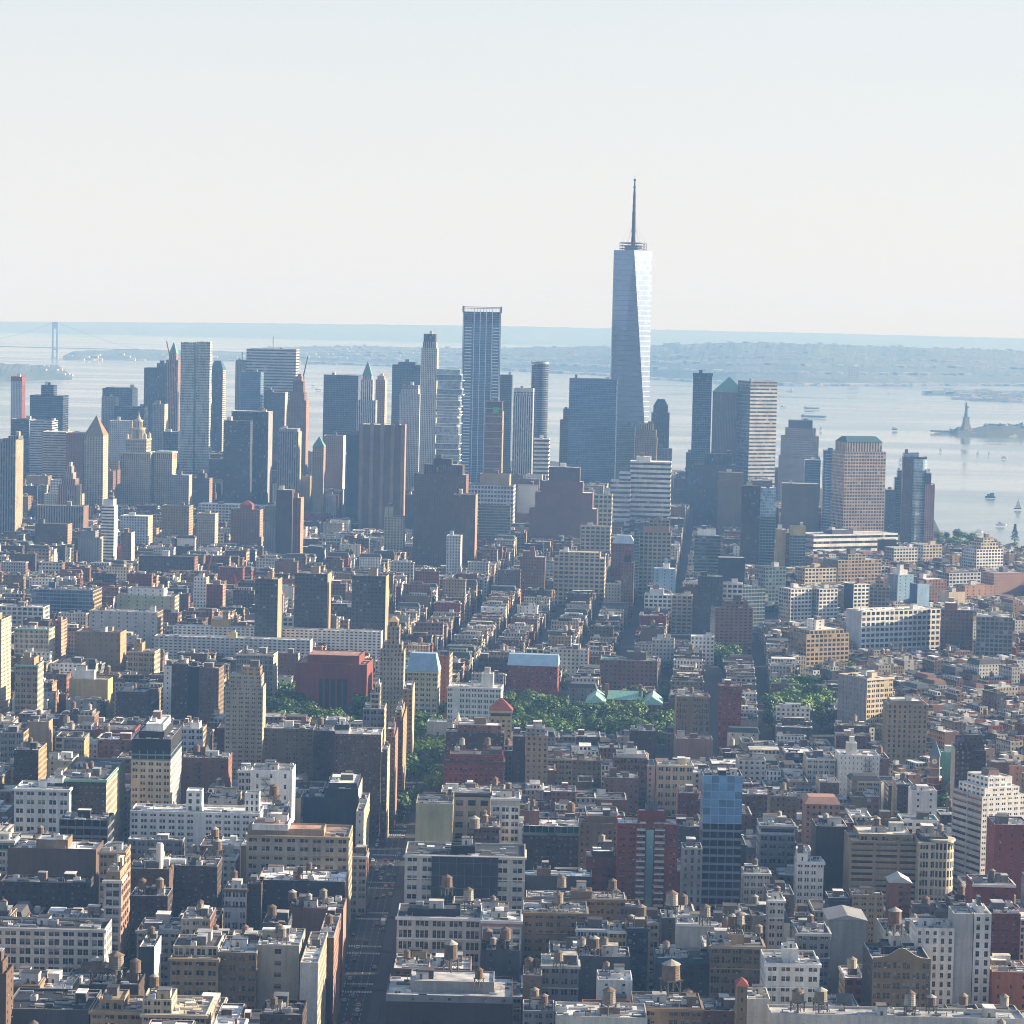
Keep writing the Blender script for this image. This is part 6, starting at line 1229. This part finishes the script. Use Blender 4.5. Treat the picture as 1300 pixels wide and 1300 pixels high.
def lowbuild(m,k,i):
    fp,aa,W,D,H,rn,x0,x1,d=k; r=random.Random(i*13+5); m.T=(fp[0][0],fp[0][1],math.cos(aa),math.sin(aa))
    co=PAL[r.choice(WPAL)]; kk=r.uniform(.75,1.15); co=tuple(c*kk for c in co); side=co if r.random()<.5 else PAL[r.choice(['brick','brown','tan','salmon','cream','offw'])]
    st=r.choice(['brick','brick','punch','few','few','blank','pair' if H>25 else 'slim','grid' if H>22 else 'brick','slim']); ss=r.choice(['brick','punch','slim','brick','grid' if H>22 else 'slim'])
    rc=roofcol(r); zr=H-.7; hole=False; kw={}
    facade(m,(0,0),(1,0),W,0,H,st,co,hole,r.random(),None,kw); facade(m,(W,0),(0,1),D,0,H,ss,side,hole,r.random(),None,kw); facade(m,(0,D),(0,-1),D,0,H,ss,side,hole,r.random(),None,kw); facade(m,(W,D),(-1,0),W,0,H,'blank',co,hole,0,None,kw)
    cop=r.choice([lite(co,1.25),(.5,.5,.48),(.3,.3,.3),(.6,.6,.58)])
    parapet(m,0,0,W,D,H,zr,lite(co,.8),cop); m.face([(.05,.05,zr),(W-.05,.05,zr),(W-.05,D-.05,zr),(.05,D-.05,zr)],'roof',rc)
    n=int(min(9,W*D/(28 if d<1900 else 42)))
    if d<4200: roof_clutter(m,.7,.7,max(W-.7,2.4),max(D-.7,2.4),zr,r,n)
    if d<3600:
        cc=r.choice([lite(co,.6),lite(co,1.3),(.5,.47,.4),(.06,.1,.09),(.1,.06,.04)])
        for xa,xb in((-.55,-.003),(W+.003,W+.55)): m.box(xa,0,H-1.1,xb,D,H-.15,'plain',cc)
        if r.random()<.3: # lower yard extension
            w2=W*r.uniform(.4,.8); xx=r.uniform(0,W-w2); h2=H*r.uniform(.3,.65); m.prism([(xx,D),(xx+w2,D),(xx+w2,D+r.uniform(2,4)),(xx,D+3)],0,h2,'wall',co,capmat='roof',capcol=roofcol(r))
        if r.random()<.16: # set back penthouse storey
            ix,iy=W*r.uniform(.1,.3),D*r.uniform(.1,.3); m.prism([(ix,iy),(W-ix,iy),(W-ix,D-iy),(ix,D-iy)],zr,zr+3.3,'wall',r.choice([(.6,.6,.58),(.3,.3,.3),co,side]),uvs=(2.6,3.3),wp=(.6,.55,r.random()),capmat='roof',capcol=roofcol(r))
        elif r.random()<.07: # mansard
            m.prism([(-.2,-.2),(W+.2,-.2),(W+.2,D+.2),(-.2,D+.2)],H+.02,H+3.4,'plain',r.choice([(.06,.065,.08),(.16,.08,.06),(.05,.075,.08)]),top=[(1,1),(W-1,1),(W-1,D-1),(1,D-1)])
    for _ in range(r.choice([1,1,2]) if d<4200 else 1):
        bw=r.uniform(2.2,min(6,max(2.4,W*.5))); bd=r.uniform(2.2,min(6,max(2.4,D*.4))); bx=r.uniform(.5,max(.6,W-bw-.5)); by=r.uniform(.5,max(.6,D-bd-.5)); bh=r.uniform(2,3.6)
        m.prism([(bx,by),(bx+bw,by),(bx+bw,by+bd),(bx,by+bd)],zr,zr+bh,'wall',r.choice([co,side,(.5,.5,.48),(.6,.6,.6),(.15,.11,.09),(.1,.1,.11)]),capmat='roof',capcol=roofcol(r))
    if r.random()<.35: x,y=r.uniform(.5,W-1.2),r.uniform(.5,D-1.2); m.box(x,y,zr,x+.9,y+.7,zr+r.uniform(1.5,3),'wall',(.25,.1,.07))
    if H>24 and d<2000 and r.random()<.36 or r.random()<.06 and d<2800:
        x,y=W*r.uniform(.3,.7),D*r.uniform(.2,.6); c=r.choice(WOODS); z=zr+r.uniform(2.5,4); q=r.uniform(1.7,2.3)
        m.prism(ngon(x,y,q,10),z,z+4,'wood',c); m.prism(ngon(x,y,q*1.07,10),z+4,z+5.3,'wood',r.choice(WOODS),top=ngon(x,y,.1,10))
        for sx in(-1,1):
            for sy in(-1,1): m.box(x+sx*1.3-.15,y+sy*1.3-.15,zr,x+sx*1.3+.15,y+sy*1.3+.15,z,'metal',(.06,.055,.05))
# the ones that show largest are buildings of their own
NUM='zero one two three four five six seven eight nine ten eleven twelve thirteen fourteen fifteen sixteen'.split()
REFS=[(h['ref'],(h['x0']+h['x1'])/2,(h['yt']+h['vis'])/2,h['x1']-h['x0']) for h in HAND if h.get('ref')]
own=set(); labs=set(h['label'] for h in HAND)
for i in [int(q) for q in order[:50]]:
    fp,aa,W,D,H,rn,x0,x1,d=KEEP[i]; own.add(i); r=random.Random(i*13+5); ck=r.choice(WPAL); xc=(x0+x1)/2; yc=proj((*fp[0],H))[1]
    near_=sorted(REFS,key=lambda t:abs(t[1]-xc)+abs(t[2]-yc))[:6]; n=NUM[min(16,max(2,round(H/3.7)))]; st=r.choice(['brick','brick','punch','few','pair' if H>25 else 'slim','grid' if H>22 else 'brick'])
    kind={'brick':'brick building','punch':'block','few':'house with few windows','pair':'loft','slim':'tenement','grid':'loft'}[st]
    for q in range(6):
        t=near_[q]; dx,dy=xc-t[1],yc-t[2]; rel=('just right of' if dx>0 else 'just left of') if abs(dx)>abs(dy) else ('below' if dy>0 else 'above')
        lab='%s storey %s %s %s %s'%(n,CNAME[ck],kind,rel,t[0])
        if lab not in labs and len(lab.split())<=16: break
    labs.add(lab)
    make('loft_building' if H>24 else 'row_house',lab,'building',(fp[0][0],fp[0][1],0),aa,W,D,H,st,ck,i,sc=r.choice([ck,'brick','tan','cream']),ss=r.choice(['brick','punch','slim']),d=d,zvis=H-14)
for i,k in enumerate(KEEP):
    if i not in own and cnt[i]>0 or abs((k[6]+k[7])/2-650)>650 and i not in own: lowbuild(big,k,i)
    elif i not in own and random.Random(i).random()<.9: lowbuild(big,k,i)
o=big.build('low_buildings'); tag(o,'crowded low brick and stone buildings with cluttered flat roofs','buildings',kind='stuff')
print('FILL',len(CAND),len(KEEP),'vis',int((cnt>60).sum()),'top',[int(cnt[q]) for q in order[:60:6]],'faces',len(big.f))
